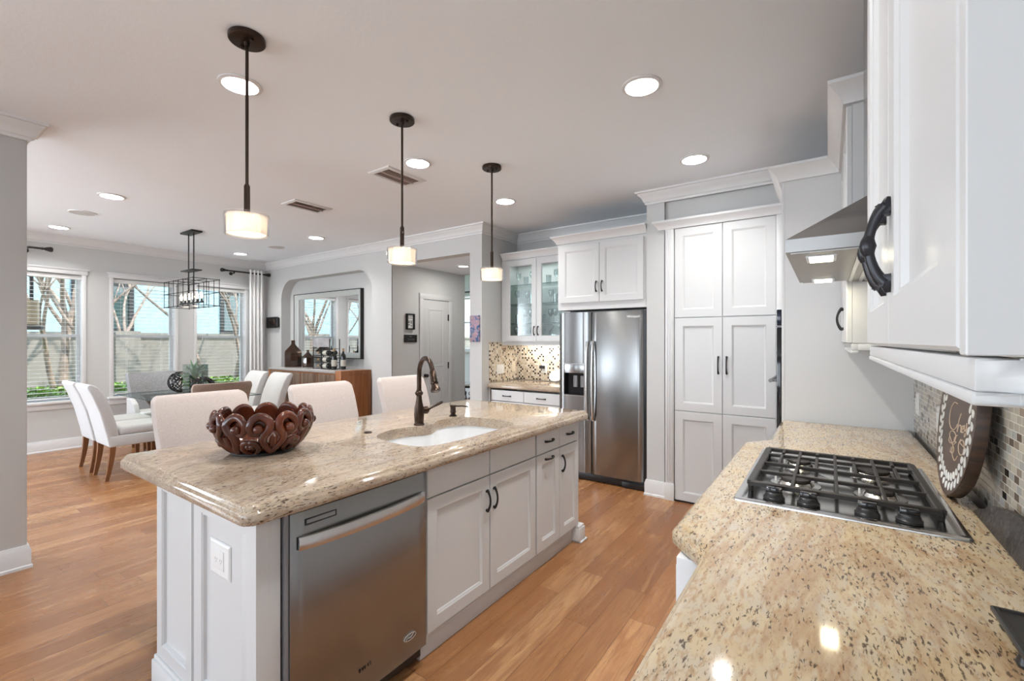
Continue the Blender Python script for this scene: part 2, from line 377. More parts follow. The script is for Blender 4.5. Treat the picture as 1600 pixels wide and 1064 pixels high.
def dup(root, loc, rotz=None, label=None, group=None):
    def cp(o, par):
        c = o.copy(); C.objects.link(c)
        if par is not None: c.parent = par
        for ch in list(o.children): cp(ch, c)
        return c
    r = cp(root, None); r.location = loc
    if rotz is not None: r.rotation_euler = (0, 0, rotz)
    if label: r['label'] = label
    if group: r['group'] = group
    return r
def text_mb(txt, size, F, depth=.001):
    cu = bpy.data.curves.new('t', 'FONT'); cu.body = txt; cu.size = size; cu.extrude = depth/2; cu.align_x = 'CENTER'; cu.align_y = 'CENTER'
    o = bpy.data.objects.new('t', cu); C.objects.link(o); dg = bpy.context.evaluated_depsgraph_get()
    me = bpy.data.meshes.new_from_object(o.evaluated_get(dg)); mb = MB()
    mb.add([F(v.co.x, v.co.y, v.co.z+depth/2) for v in me.vertices], [list(p.vertices) for p in me.polygons])
    bpy.data.objects.remove(o); bpy.data.curves.remove(cu); bpy.data.meshes.remove(me); return mb
def crm(pts, n=6, closed=False):
    """smooth curve through points"""
    P = [Vector(p) for p in pts]; m = len(P); out = []
    g = (lambda i: P[i % m]) if closed else (lambda i: P[max(0, min(m-1, i))])
    for i in range(m if closed else m-1):
        a, b, c, d = g(i-1), g(i), g(i+1), g(i+2)
        for k in range(n):
            t = k/n; out.append(.5*((2*b)+(c-a)*t+(2*a-5*b+4*c-d)*t*t+(3*b-a-3*c+d)*t**3))
    if not closed: out.append(P[-1])
    return out
# =============== THE ROOM ===============
CZ = 2.75; YW = 4.11; XW = -8.10; XR = .392; YN = 4.27; YR = 4.83
FY = lambda y: FR((0, y, 0), (1, 0, 0), (0, 0, 1), (0, -1, 0))      # wall facing -Y: a = X, b = Z, c towards the room
FX = lambda x, s=1: FR((x, 0, 0), (0, 1, 0), (0, 0, 1), (s, 0, 0))  # wall facing +X (s=1) or -X (s=-1): a = Y, b = Z
b = MB().box(-8.25, 1.2, -4.5, 9.0, -.12, 0)
fl = struct('floor', b, 'floor', smooth=False)
# recessed light positions (x, y), all 6-inch cans on the 2.75 m ceiling
CANS = [(-2.54, 1.15), (-2.55, 2.42), (-2.555, 3.56), (-.81, 2.365), (-.815, 3.54), (-.81, 1.15), (-5.47, 1.35), (-5.475, 3.41), (-7.47, 1.36), (-7.44, 3.37)]
b = MB()
circ = lambda x, y, r, n=32: [(x+r*math.cos(2*PI*j/n), y+r*math.sin(2*PI*j/n)) for j in range(n)]
holed(b, [(-8.25, -4.5), (1.2, -4.5), (1.2, 4.95), (-8.25, 4.95)], [circ(x, y, .083) for x, y in CANS], FR((0, 0, 0), (1, 0, 0), (0, 1, 0), (0, 0, 1)), CZ)
b.box(-8.25, 1.2, -4.5, 4.95, 2.92, 3.0)
struct('ceiling', b, 'ceil', smooth=False, fix=False)
b = MB().box(-4.95, -3.36, 4.26, 5.5, 2.46, 2.56)
struct('ceiling_hall', b, 'ceil', smooth=False)
# wall with the arched niche and the hall opening
arch = rpoly([(-7.63, .0), (-5.24, .0), (-5.24, 2.42), (-7.63, 2.42)], [.002, .002, .32, .32], 0, 16)
arch = [(a, max(z, .001)) for a, z in arch]
b = MB()
holed(b, [(XW, 0), (-4.82, 0), (-4.82, CZ), (XW, CZ)], [arch], FY(YW), 0)
b.loft([[FY(YW)(a, z, 0) for a, z in arch], [FY(YN)(a, z, 0) for a, z in arch]], (False, True))
b.box(-8.1, -4.82, 4.28, 4.32, 0, CZ); b.box(-4.83, -4.82, YW, 4.28, 0, CZ)
b.box(-4.82, -3.46, YW, 4.25, 2.44, CZ)                      # header over the hall opening
b.box(-3.46, -3.28, YW, 5.6, 0, CZ)                          # pillar beside the hall
struct('wall_front', b, 'wall', smooth=False, fix=False)
b = MB().box(-3.28, -1.34, YR, 4.97, 0, CZ); b.box(-1.36, -1.20, YW, YR, 0, CZ)
b.box(-1.20, 1.2, YW+.03, 4.3, 0, CZ)
struct('wall_kitchen', b, 'wall', smooth=False)
b = MB().box(XR, .55, -4.5, 4.14, 0, CZ); struct('wall_right', b, 'wall', smooth=False)
b = MB().box(-4.23, -4.07, -.35, .60, 0, CZ); struct('wall_left', b, 'wall', bevel=.006)
# unseen wall with openings added to let fill light in, and window wall
b = MB(); xs = [-8.25, -7.3, -5.1, -4.3, -2.1, -1.7, -.1, .55]
for i in range(len(xs)-1):
    if i % 2 == 0: b.box(xs[i], xs[i+1], -4.5, -4.36, 0, CZ)
    else: b.box(xs[i], xs[i+1], -4.5, -4.36, 2.35, CZ); b.box(xs[i], xs[i+1], -4.5, -4.36, 0, .85)
struct('wall_back', b, 'wall', smooth=False)
WIN = [(.98, 1.70), (2.01, 2.74), (3.02, 3.75)]; WZ0, WZ1 = .63, 2.27
b = MB(); ys = [-4.5, -3.2, -.8, .98, 1.70, 2.01, 2.74, 3.02, 3.75, 4.32]
for i in range(len(ys)-1):
    if i % 2 == 0: b.box(-8.25, XW, ys[i], ys[i+1], 0, CZ)
    else: b.box(-8.25, XW, ys[i], ys[i+1], WZ1, CZ); b.box(-8.25, XW, ys[i], ys[i+1], 0, WZ0)
struct('wall_windows', b, 'wall', smooth=False)
# hall and the bright room beyond it
b = MB().box(-4.95, -4.82, 4.32, 4.655, 0, 2.5); b.box(-4.95, -4.82, 5.225, 5.5, 0, 2.5); b.box(-4.95, -4.82, 4.655, 5.225, 2.03, 2.5)
b.box(-8.0, -4.82, 5.5, 5.6, 0, 3.3); b.box(-4.86, -3.3, 5.5, 5.6, 2.46, 3.3)
struct('wall_hall', b, 'wall', smooth=False)
b = MB(); b.box(-8.9, -7.62, 8.6, 8.75, 0, 3.3); b.box(-7.05, -3.3, 8.6, 8.75, 0, 3.3); b.box(-7.62, -7.05, 8.6, 8.75, 2.5, 3.3); b.box(-7.62, -7.05, 8.6, 8.75, 0, 1.22)
b.box(-3.3, -3.2, 5.6, 8.75, 0, 3.3)
struct('wall_far', b, 'trim', smooth=False)
struct('ceiling_far', MB().box(-8.9, -3.2, 5.5, 8.75, 3.3, 3.4), 'ceil', smooth=False)
# crown moulding
CP = [(0, CZ-.112), (.012, CZ-.112), (.014, CZ-.095), (.024, CZ-.088), (.030, CZ-.07), (.045, CZ-.045), (.064, CZ-.030), (.070, CZ-.018), (.082, CZ-.015), (.084, CZ), (0, CZ)]
b = MB().ribbon([(.39, YW), (-1.36, YW), (-1.36, YR), (-3.28, YR), (-3.28, YW), (XW, YW), (XW, -4.3)], CP)
struct('trim_1', b, 'trim', ang=30)
b = MB().ribbon([(-4.07, -.35), (-4.07, .60), (-4.23, .60), (-4.23, -.35)][::-1], [(-d, z) for d, z in CP]) if False else MB().ribbon([(-4.23, -.35), (-4.07, -.35), (-4.07, .60), (-4.23, .60)], [(-d, z) for d, z in CP], True)
struct('trim_2', b, 'trim', ang=30)
BP = [(0, 0), (.022, 0), (.022, .016), (.016, .022), (.016, .11), (.011, .125), (.008, .14), (0, .142)]
struct('baseboard_window', MB().ribbon([(-7.63, YW), (XW, YW), (XW, -4.3)], BP), 'trim', ang=30)
struct('baseboard_left', MB().ribbon([(-4.23, -.35), (-4.07, -.35), (-4.07, .60), (-4.23, .60)], [(-d, z) for d, z in BP], True), 'trim', ang=30)
struct('baseboard_pantry', MB().ribbon([(-1.18, YW), (-1.36, YW), (-1.36, 4.3)], BP), 'trim', ang=30)
struct('baseboard_niche', MB().ribbon([(-4.82, 4.3), (-4.82, YW), (-5.24, YW)], BP), 'trim', ang=30)
struct('baseboard_hall', MB().ribbon([(-3.28, 4.2), (-3.28, YW), (-3.46, YW), (-3.46, 5.4)], BP), 'trim', ang=30)
# fluted pilaster and head moulding round the pantry doors
F = FY(YW)
b = MB().box(-1.185, -1.112, 0, 2.40, 0, .030, F)
for k in range(3): b.box(-1.172+k*.019, -1.162+k*.019, .17, 2.37, .030, .036, F)
b.box(-1.19, -1.107, 0, .15, .03, .038, F)
struct('trim_3', b, 'trim', bevel=.002)
b = MB().ribbon([(-.29, YW), (-1.215, YW), (-1.215, YW+.02)], [(0, 2.385), (.034, 2.385), (.038, 2.40), (.044, 2.41), (.065, 2.435), (.074, 2.442), (.076, 2.46), (0, 2.46)])
struct('trim_4', b, 'trim', ang=30)
b = MB().box(-.333, -.275, 0, 2.385, 0, .022, F); struct('trim_5', b, 'trim', bevel=.002)
# windows: casing head, jambs, sash with meeting rail, pane, sill
def window(n, y0, y1):
    F = FX(XW)
    b = MB(); b.box(y0-.05, y1+.05, WZ1, WZ1+.055, 0, .022, F); b.box(y0-.065, y1+.065, WZ1+.055, WZ1+.075, 0, .034, F)
    b.box(y0-.035, y0+.006, WZ0, WZ1, -.14, .014, F); b.box(y1-.006, y1+.035, WZ0, WZ1, -.14, .014, F)
    w = struct('window_%d' % n, b, 'trim', bevel=.002)
    s = MB(); s.box(y0-.06, y1+.06, WZ0-.025, WZ0+.005, -.14, .055, F); s.box(y0-.045, y1+.045, WZ0-.10, WZ0-.025, 0, .016, F)
    struct('window_sill', s, 'trim', w, bevel=.003)
    f = MB(); G = FX(XW-.11)
    for (z0, z1, c) in ((WZ0+.005, 1.485, 0), (1.455, WZ1, -.022)):
        f.nest(G, y1-y0-.014, z1-z0, [(0, c-.02), (0, c+.02), (.032, c+.02), (.032, c-.02)], ring=True, a=y0+.007, b=z0)
    s = struct('window_sash', f, 'trim', w, smooth=False)
    struct('window_pane', MB().box(y0+.03, y1-.03, WZ0+.03, WZ1-.03, -.003, .003, G), 'pane', w, smooth=False)
    return w
for n, (a, c) in enumerate(WIN): window(n+1, a, c)
# far room window
F = FY(8.6)
b = MB(); b.nest(F, .57, 1.28, [(-.07, 0), (-.07, .03), (0, .03), (0, 0)], ring=True, a=-7.62, b=1.22)
b.box(-7.70, -6.97, 1.13, 1.2, 0, .07, F); b.box(-7.62, -7.05, 1.84, 1.88, -.06, -.02, F)
w = struct('window_4', b, 'trim'); struct('window_pane', MB().box(-7.62, -7.05, 1.22, 2.5, -.05, -.045, F), 'pane', w)
# hall door with casing and hinges
F = FX(-4.82)
b = MB(); b.box(4.60, 4.672, 0, 2.09, 0, .022, F); b.box(5.208, 5.28, 0, 2.09, 0, .022, F); b.box(4.60, 5.28, 2.012, 2.09, 0, .024, F)
b.box(4.655, 4.672, 0, 2.02, -.12, 0, F); b.box(5.208, 5.225, 0, 2.02, -.12, 0, F)
d = struct('door_1', b, 'door', bevel=.004)
b = MB(); G = FX(-4.85)
b.box(4.676, 5.204, .01, 2.008, 0, .036, G)
for z0, z1 in ((.2, .86), (1.02, 1.88)):
    b.nest(G, .528-.2, z1-z0, [(0, .036), (.004, .041), (.02, .041), (.028, .028+.008), (.05, .037), (.06, .042), (.07, .042)], a=4.776, b=z0)
struct('door_leaf', b, 'door', d, ang=30)
for z in (.25, 1.03, 1.76):
    h = MB().cyl((-4.808, 5.204, z-.05), .008, .10, 8); h.box(5.188, 5.22, z-.045, z+.045, .012, .016, FX(-4.825)); struct('door_hinge', h, 'iron', d)
h = MB(); H = FR((-4.812, 4.712, .90), (0, 1, 0), (0, 0, 1), (1, 0, 0)); h.lathe([(.026, 0), (.026, .006), (.01, .01), (.01, .03), (.024, .035), (.028, .048), (.018, .06)], n=16, F=H)
struct('door_knob', h, 'iron', d)

# backsplashes (tiled skins standing on the counters)
b = MB().box(-3.268, -2.30, YR-.010, YR, .916, 1.37)
tag(link('mosaic_backsplash', b, 'tile_b', smooth=False, loc=(-2.8, YR, .916)), 'small square cream and dark brown mosaic tiles behind the far counter', 'backsplash')
b = MB().box(-3.28, -3.27, 4.245, YR, .916, 1.39)
tag(link('mosaic_backsplash', b, 'tile_bs', smooth=False, loc=(-3.28, 4.5, .916)), 'short return of cream and brown mosaic on the side wall of the far counter', 'backsplash')
b = MB().box(XR-.010, XR-.0005, -1.2, 3.278, .916, 1.36)
tag(link('mosaic_backsplash', b, 'tile_r', smooth=False, loc=(XR, 1.5, .916)), 'grey, tan and black glass mosaic tiles behind the cooktop counter', 'backsplash')

# recessed ceiling lights
def can(x, y, label, group):
    t = thing('recessed_light', label, 'ceiling light', (x, y, CZ-.012), group)
    b = MB().lathe([(.083, CZ-.002), (.083, CZ), (.104, CZ-.001), (.103, CZ-.006), (.094, CZ-.010), (.084, CZ-.010), (.081, CZ-.004), (.066, CZ+.075), (.066, CZ+.085), (.083, CZ+.085)], (x, y, 0), 32, caps=(False, False))
    link('trim_ring', b, 'trim', t, fix=False)
    b = MB().lathe([(.0, CZ+.066), (.062, CZ+.066), (.062, CZ+.072), (0, CZ+.072)], (x, y, 0), 24, caps=(False, False)); link('light_lens', b, 'lens', t)
    lamp('downlight', 'AREA', (x, y, CZ+.06), CANW, (1, .985, .96), (0, 0, 0), shape='DISK', size=.12)
CANW = 11
names = ['large recessed light behind the rod of the nearest pendant', 'recessed light between the second pendant and a ceiling vent', 'recessed light to the right of the third pendant',
         'recessed light nearest the camera over the aisle before the fridge', 'recessed light over the aisle, in front of the pantry crown',
         'recessed light just above the frame over the near aisle, only mirrored in the counter', 'recessed light at upper left, the nearer one on the window side of the dining ceiling', 'recessed light near the crown over the sideboard, left of the middle pendant',
         'recessed light at the far left beside the window wall crown', 'recessed light in the dining corner above the white curtain']
for (x, y), nm in zip(CANS, names): can(x, y, nm, None)
t = thing('recessed_light', 'recessed light in the low hall ceiling past the opening', 'ceiling light', (-4.2, 4.85, 2.455))
b = MB().lathe([(.0, 2.445), (.068, 2.445), (.068, 2.450), (0, 2.452)], (-4.2, 4.85, 0), 24, caps=(False, False)); link('light_lens', b, 'lens', t)
b = MB().lathe([(.07, 2.458), (.10, 2.458), (.10, 2.452), (.09, 2.447), (.07, 2.445)], (-4.2, 4.85, 0), 24, caps=(False, False)); link('trim_ring', b, 'trim', t, fix=False)
lamp('downlight', 'AREA', (-4.2, 4.85, 2.44), 5, (1, .97, .92), (0, 0, 0), shape='DISK', size=.12)
for (x, y), nm in (((-6.43, 1.35), 'round flush ceiling speaker between two recessed lights at the left'), ((-6.5, 3.43), 'round flush ceiling speaker nearer the corner crown')):
    t = thing('ceiling_speaker', nm, 'speaker', (x, y, CZ-.008))
    link('speaker_rim', MB().lathe([(.10, CZ), (.112, CZ), (.110, CZ-.008), (.10, CZ-.006)], (x, y, 0), 28, caps=(False, False)), 'trim', t, fix=False)
    link('speaker_grille', MB().lathe([(.10, CZ), (.10, CZ-.005), (0, CZ-.006)], (x, y, 0), 28, caps=(False, False)), simple('speaker_mesh', (.55, .55, .55), .8, bscale=400, bstr=.6), t, fix=False)
# ceiling vents
def vent(x, y, w, h, label):
    t = thing('ceiling_vent', label, 'vent', (x, y, CZ-.014))
    F = FR((x-w/2, y-h/2, CZ), (1, 0, 0), (0, 1, 0), (0, 0, -1))
    link('vent_frame', MB().nest(F, w, h, [(0, 0), (0, .006), (.012, .012), (.032, .012), (.032, 0)], ring=True), 'trim', t, ang=30)
    link('vent_backing', MB().box(.03, w-.03, .03, h-.03, .0005, .003, F), simple('vent_shadow_brown', (.22, .16, .14), .7), t)
    b = MB(); n = 7
    for k in range(n):
        xx = .034+(w-.068)*(k+.5)/n; s = .004 if k < n/2 else -.004
        b.add([F(xx-.012, .032, .003), F(xx+.012, .032, .010), F(xx+.012, h-.032, .010), F(xx-.012, h-.032, .003), F(xx-.012, .032, .0045), F(xx+.012, .032, .0115), F(xx+.012, h-.032, .0115), F(xx-.012, h-.032, .0045)],
              [(0, 1, 2, 3), (4, 7, 6, 5), (0, 4, 5, 1), (1, 5, 6, 2), (2, 6, 7, 3), (3, 7, 4, 0)])
    b.box(w/2-.006, w/2+.006, .032, h-.032, .003, .013, F)
    link('vent_louvres', b, 'brownv', t)
vent(-4.28, 2.57, .25, .40, 'brown louvred ceiling vent farther from the middle pendant, on the dining side'); vent(-2.90, 2.53, .25, .40, 'brown louvred ceiling vent right behind the middle pendant rod')

# blinds
def blinds(y0, y1, label, group, F=None, z0=WZ0+.03, z1=WZ1-.01):
    F = F or FX(XW-.045)
    t = thing('window_blind', label, 'blinds', tuple(F((y0+y1)/2, z1-.05, 0)), group)
    link('headrail', MB().box(y0+.004, y1-.004, z1-.05, z1, -.026, .03, F), 'blind', t, bevel=.002)
    b = MB(); n = int((z1-.06-z0-.02)/.050)
    for k in range(n):
        z = z0+.03+k*.050
        b.box(y0+.010, y1-.010, z, z+.003, -.024, .024, F)
    link('slats', b, 'blind', t, smooth=False)
    link('bottom_rail', MB().box(y0+.006, y1-.006, z0, z0+.016, -.024, .024, F), 'blind', t, bevel=.002)
    b = MB(); q = (y1-y0)*.22
    for a in (y0+q, y1-q):
        for c in (-.0255, .0255): b.tube([F(a, z0+.01, c), F(a, z1-.05, c)], .0012, 5)
    link('ladder_cord', b, 'blind', t)
    b = MB().tube([F(y0+.09, z1-.05, .034), F(y0+.09, 1.46, .034)], .0012, 5); b.lathe([(.004, 1.42), (.007, 1.425), (.003, 1.46)], tuple(F(y0+.09, 0, .034)), 8)
    link('pull_cord', b, 'blind', t)
blinds(*WIN[0], 'open white slat blind in the leftmost dining window', None); blinds(*WIN[1], 'open white slat blind in the middle dining window', None); blinds(*WIN[2], 'open white slat blind in the window next to the curtain', None)
blinds(-7.60, -7.07, 'small white slat blind in the far room seen past the hall', None, FY(8.64), 1.25, 2.48)
# curtain rods and panels
def rod(y0, y1, ends, label, x=-7.985, z=2.545):
    t = thing('curtain_rod', label, 'curtain rod', (x, (y0+y1)/2, z))
    link('pole', MB().cyl((0, 0, 0), .013, y1-y0, 14, FR((x, y0, z), (1, 0, 0), (0, 0, 1), (0, 1, 0))), 'iron', t)
    for y, s in ends:
        F = FR((x, y, z), (1, 0, 0), (0, 0, 1), (0, s, 0))
        link('finial', MB().lathe([(.016, 0), (.018, .01), (.012, .02), (.018, .03), (.031, .075), (.033, .085), (.024, .10), (0, .105)], n=18, F=F), 'iron', t)
    ya = y0+.10 if ends[0][1] < 0 else y1-.12
    b = MB().cyl((0, 0, 0), .008, abs(XW-x), 10, FR((XW, ya, z-.03), (0, 1, 0), (0, 0, 1), (1, 0, 0))); b.lathe([(.028, 0), (.028, .006), (.01, .01)], n=16, F=FR((XW, ya, z-.03), (0, 1, 0), (0, 0, 1), (1, 0, 0))); b.box(x-.012, x+.012, ya-.008, ya+.008, z-.04, z-.010)
    link('wall_bracket', b, 'iron', t)
rod(.55, 1.30, [(1.30, 1)], 'dark curtain rod stub with a finial above the leftmost window')
rod(3.42, 4.00, [(3.42, -1), (4.00, 1)], 'short dark curtain rod holding the white curtain panel')
def curtain(p0, p1, z0, z1, nf, amp, label, perp):
    b = MB(); p0 = Vector(p0); p1 = Vector(p1); perp = Vector(perp); n = nf*8; L = []
    for i in range(n+1):
        t = i/n; w = math.sin(2*PI*nf*t); ww = math.copysign(abs(w)**.7, w)
        L.append((p0.lerp(p1, t), ww*amp))
    rows = 10; vs = []; fs = []
    for th in (0, .003):
        for r in range(rows+1):
            z = z0+(z1-z0)*r/rows; k = 1.15-.3*r/rows
            for q, w in L: vs.append((q.x+perp.x*(w*k+th), q.y+perp.y*(w*k+th), z))
    m = n+1; R = rows+1
    for s in (0, 1):
        for r in range(rows):
            for i in range(n): a = s*m*R+r*m+i; fs.append((a, a+1, a+m+1, a+m))
    for r in range(rows):
        for i in (0, n): a = r*m+i; fs.append((a, a+m, a+m+m*R, a+m*R))
    for r in (0, rows):
        for i in range(n): a = r*m+i; fs.append((a, a+1, a+1+m*R, a+m*R))
    b.add(vs, fs); return tag(link('curtain', b, 'curtain', ang=60), label, 'curtain')
curtain((-7.985, 3.76, 0), (-7.985, 4.0, 0), .02, 2.60, 4, .035, 'white floor-length curtain panel in the dining room corner', (1, 0, 0))
t = thing('curtain_rod', 'dark curtain rod in the bright far room past the hall', 'curtain rod', (-7.3, 8.5, 2.6))
link('pole', MB().cyl((0, 0, 0), .015, .9, 12, FR((-7.95, 8.5, 2.6), (0, 1, 0), (0, 0, 1), (1, 0, 0))), 'iron', t)
link('finial', MB().ball((-7.03, 8.5, 2.6), .03), 'iron', t); link('wall_bracket', MB().box(-7.15, -7.13, 8.5, 8.6, 2.57, 2.6), 'iron', t)
curtain((-7.02, 8.5, 0), (-6.86, 8.5, 0), .02, 2.63, 2, .03, 'white curtain panel in the far room past the hall', (0, -1, 0))
# =============== CABINETS ===============
def shaker(F, a, b, w, h, stile=.058, t=.020, c=.0):
    return MB().nest(F, w, h, [(0, c), (0, c+t-.002), (.002, c+t), (stile, c+t), (stile+.003, c+t-.003), (stile+.006, c+t-.004), (stile+.013, c+t-.0105), (stile+.02, c+t-.011)], a=a, b=b)
def slabfront(F, a, b, w, h, t=.020, c=.0):
    return MB().nest(F, w, h, [(0, c), (0, c+t-.004), (.004, c+t), (.02, c+t)], a=a, b=b)
def pull(F, a, b, c, L=.105, vert=True, big=False):
    """bow handle centred at a, b standing on depth c"""
    G = (lambda s, d, q=0: F(a+q, b+s, c+d)) if vert else (lambda s, d, q=0: F(a+s, b+q, c+d))
    mb = MB(); n = 14; pts = []; rs = []
    H = .026 if not big else .021
    for i in range(n+1):
        t = -1+2*i/n; pts.append(G(t*L/2, .006+(H-.006)*math.cos(t*PI/2)**.7 if abs(t) < 1 else .006)); rs.append((.0052 if not big else .0052)+.0028*abs(t)**3)
    mb.tube(pts, rs, 16 if big else 8)
    for s in (-1, 1):
        q = [G(s*(L/2-.004), 0), G(s*(L/2-.004), .007), G(s*(L/2+.004), .010)]
        mb.tube(q, [.0075, .007, .006], 8)
        if big: mb.tube([G(s*(L/2-.010), .004), G(s*(L/2+.004), .0035), G(s*(L/2+.012), .0025)], [.0075, .0065, .003], 8)
    if big:
        mb.tube([G(-.012, H), G(-.006, H+.001), G(0, H+.001), G(.006, H+.001), G(.012, H)], [.0055, .0075, .009, .0075, .0055], 18)
    return mb
def cabinet(name, label, F, a0, b0, w, h, depth, fronts, loc, group=None, body=True, hollow=True, cat='cabinet', shelves=()):
    t = thing(name, label, cat, loc, group)
    b = MB(); th = .018
    if hollow:
        b.box(a0, a0+th, b0, b0+h, -depth, 0, F); b.box(a0+w-th, a0+w, b0, b0+h, -depth, 0, F)
        b.box(a0+th, a0+w-th, b0, b0+th, -depth, 0, F); b.box(a0+th, a0+w-th, b0+th, b0+h, -depth, -depth+.012, F)
    else: b.box(a0, a0+w, b0, b0+h, -depth, 0, F)
    if body is not None: link('cabinet_body', b, 'white', t)
    for f in fronts:
        kind, a, bb, fw, fh, hd = f
        if kind == 'door': p = link('door', shaker(F, a, bb, fw, fh, c=.001), 'white', t, ang=28)
        elif kind == 'falsefront': p = link('false_drawer_front', slabfront(F, a, bb, fw, fh, c=.001), 'white', t, ang=28)
        else: p = link('drawer', slabfront(F, a, bb, fw, fh, c=.001), 'white', t, ang=28)
        if hd:
            ha, hb, vert, L, big = hd
            link('handle', pull(F, ha, hb, .021, L, vert, big), 'iron', p)
    return t

# ---- island ----
FI = FX(-1.455)
YA = .695
b = MB()
b.box(YA+.02, 2.90, .10, .858, -.785, -.765, FI); b.box(YA+.02, 2.90, .0, .10, -.785, -.10, FI)    # back panel, plinth core
t = thing('kitchen_island', 'white panelled island base with end panels under the pale granite', 'island', (-1.85, 1.8, 0))
link('back_panel', b, 'white', t)
E1 = FR((0, YA+.02, 0), (1, 0, 0), (0, 0, 1), (0, -1, 0))
b = MB().box(-2.24, -1.435, .0, .858, -.018, 0, E1)
# two recessed panels separated by a fluted stile
def recpanel(mb, F, a, bb, w, h, frame, t=.020):
    return mb.nest(F, w, h, [(0, 0), (0, t), (frame-.012, t), (frame-.010, t-.003), (frame-.005, t-.003), (frame, t-.013), (frame+.01, t-.014)], a=a, b=bb)
recpanel(b, E1, -2.24, .13, .335, .728, .062); recpanel(b, E1, -1.885, .13, .45, .728, .075)
b.box(-1.905, -1.885, .13, .858, 0, .012, E1)
for q in (-1.9035, -1.8965, -1.8895): b.box(q, q+.003, .13, .858, .012, .018, E1)
link('end_panel', b, 'white', t, ang=25)
b = MB().ribbon([(-1.42, 1.0), (-1.42, YA), (-2.255, YA), (-2.255, 2.9)][::-1], [(0, 0), (.018, 0), (.018, .10), (.010, .115), (.006, .13), (0, .132)][::-1]) if False else MB().box(-2.258, -1.425, 0, .11, .0, .034, E1).box(-2.253, -1.43, .11, .128, .0, .027, E1)
link('base_moulding', b, 'trim', t, bevel=.004)
link('corner_post', MB().box(YA+.004, .772, 0, .858, -.08, .018, FI), 'white', t, bevel=.002)
b = MB().box(1.405, 2.90, .0, .085, -.05, -.012, FI); b.box(1.405, 2.90, .085, .10, -.05, .0, FI); b.box(2.895, 2.915, .0, .858, -.70, .0, FI)
link('toe_board', b, 'white', t, bevel=.002)
b = MB().box(2.85, 2.935, 0, .10, -.05, .045, FI).box(2.853, 2.932, .10, .115, -.05, .038, FI)
b.box(2.85, 2.955, 0, .012, -.05, .055, FI); link('corner_foot', b, 'trim', t, bevel=.004)
# outlet on the end panel
def outlet(F, a, bb, w, h, label, mat='plate', kind='outlet', n=1, loc=None):
    t = thing('wall_outlet' if kind == 'outlet' else 'switch_plate', label, 'outlet' if kind == 'outlet' else 'switch', tuple(F(a, bb-h/2, 0)))
    link('cover_plate', MB().nest(F, w, h, [(0, .0005), (.002, .003), (.008, .0065), (w*.3, .0065)], a=a-w/2, b=bb-h/2), mat, t, ang=25)
    if kind == 'outlet':
        m = MB().nest(F, w*.48, h*.56, [(0, .0065), (.001, .0085), (.003, .009)], a=a-w*.24, b=bb-h*.28)
        link('receptacle', m, mat, t)
        s = MB()
        hz = w > h
        for z in (-.017, .017):
            a0, b0_ = (a+z, bb) if hz else (a, bb+z)
            s.box(a0-.007, a0-.0055, b0_-.003, b0_+.005, .009, .0094, F); s.box(a0+.0055, a0+.007, b0_-.003, b0_+.005, .009, .0094, F); s.cyl((0, 0, 0), .002, .0004, 8, FR(F(a0, b0_-.008, .009), F(1, 0, 0)-F(0, 0, 0), F(0, 1, 0)-F(0, 0, 0), F(0, 0, 1)-F(0, 0, 0)))
        link('slots', s, 'grey_pl', t)
    else:
        for k in range(n):
            x = a+(k-(n-1)/2)*.046
            link('rocker', MB().nest(F, .032, .066, [(0, .0065), (.001, .009), (.004, .0105)], a=x-.016, b=bb-.033), mat, t)
    return t
OF = FR((0, YA+.02-.0065, 0), (1, 0, 0), (0, 0, 1), (0, -1, 0))
o = outlet(OF, -1.70, .657, .148, .120, 'white square electrical outlet on the island end panel'); 
# dishwasher
t = thing('dishwasher', 'stainless dishwasher with bowed bar handle built into the island', 'dishwasher', (-1.75, 1.09, 0))
b = MB().box(.779, 1.400, .03, .853, -.56, -.004, FI); link('tub_body', b, 'black', t)
b = MB(); pf = []
for k in range(13):
    u = k/12; a = .792+u*.603; pf.append((a, .038+.006*math.sin(PI*u)))
L = [[FI(a, z, c) for a, c in pf]+[FI(a, z, -.003) for a, c in reversed(pf)] for z in (.098, .842)]
b.loft(L); dr = link('door_panel', b, 'steel', t, bevel=.003, ang=25)
link('side_trim', MB().box(.780, .791, .098, .845, -.003, .030, FI), 'grey_pl', t)
pts = []; 
for k in range(17):
    u = k/16; pts.append(FI(.815+.555*u, .742+.0*u, .046+.030*math.sin(PI*u)**.6 if 0 < u < 1 else .046))
b = MB()
L = []
for p in pts: L.append([p+Vector((-.007, 0, -.021)), p+Vector((.005, 0, -.021)), p+Vector((.008, 0, -.010)), p+Vector((.008, 0, .010)), p+Vector((.005, 0, .021)), p+Vector((-.007, 0, .021))])
b.loft(L); b.box(.815, .835, .722, .762, .036, .046, FI); b.box(1.35, 1.37, .722, .762, .036, .046, FI)
link('bar_handle', b, 'steel_l', dr, ang=40)
b = MB().nest(FI, .115, .022, [(0, .0415), (0, .0435), (.004, .0435), (.004, .0415)], ring=True, a=.842, b=.792); link('vent_slot', b, 'gloss_black', dr)
b = MB(); L = [FI(1.297+.032*math.cos(q*PI/12), .185+.013*math.sin(q*PI/12), .0435) for q in range(24)]
b.tube(L, .0016, 5, True); b.tube([FI(1.272+.05*k/8, .177+.002*k+.004*math.sin(k), .0438) for k in range(9)], [.0006+.002*math.sin(PI*k/8) for k in range(9)], 5)
link('maker_emblem', b, 'silver', dr)
b = MB(); x = 1.05
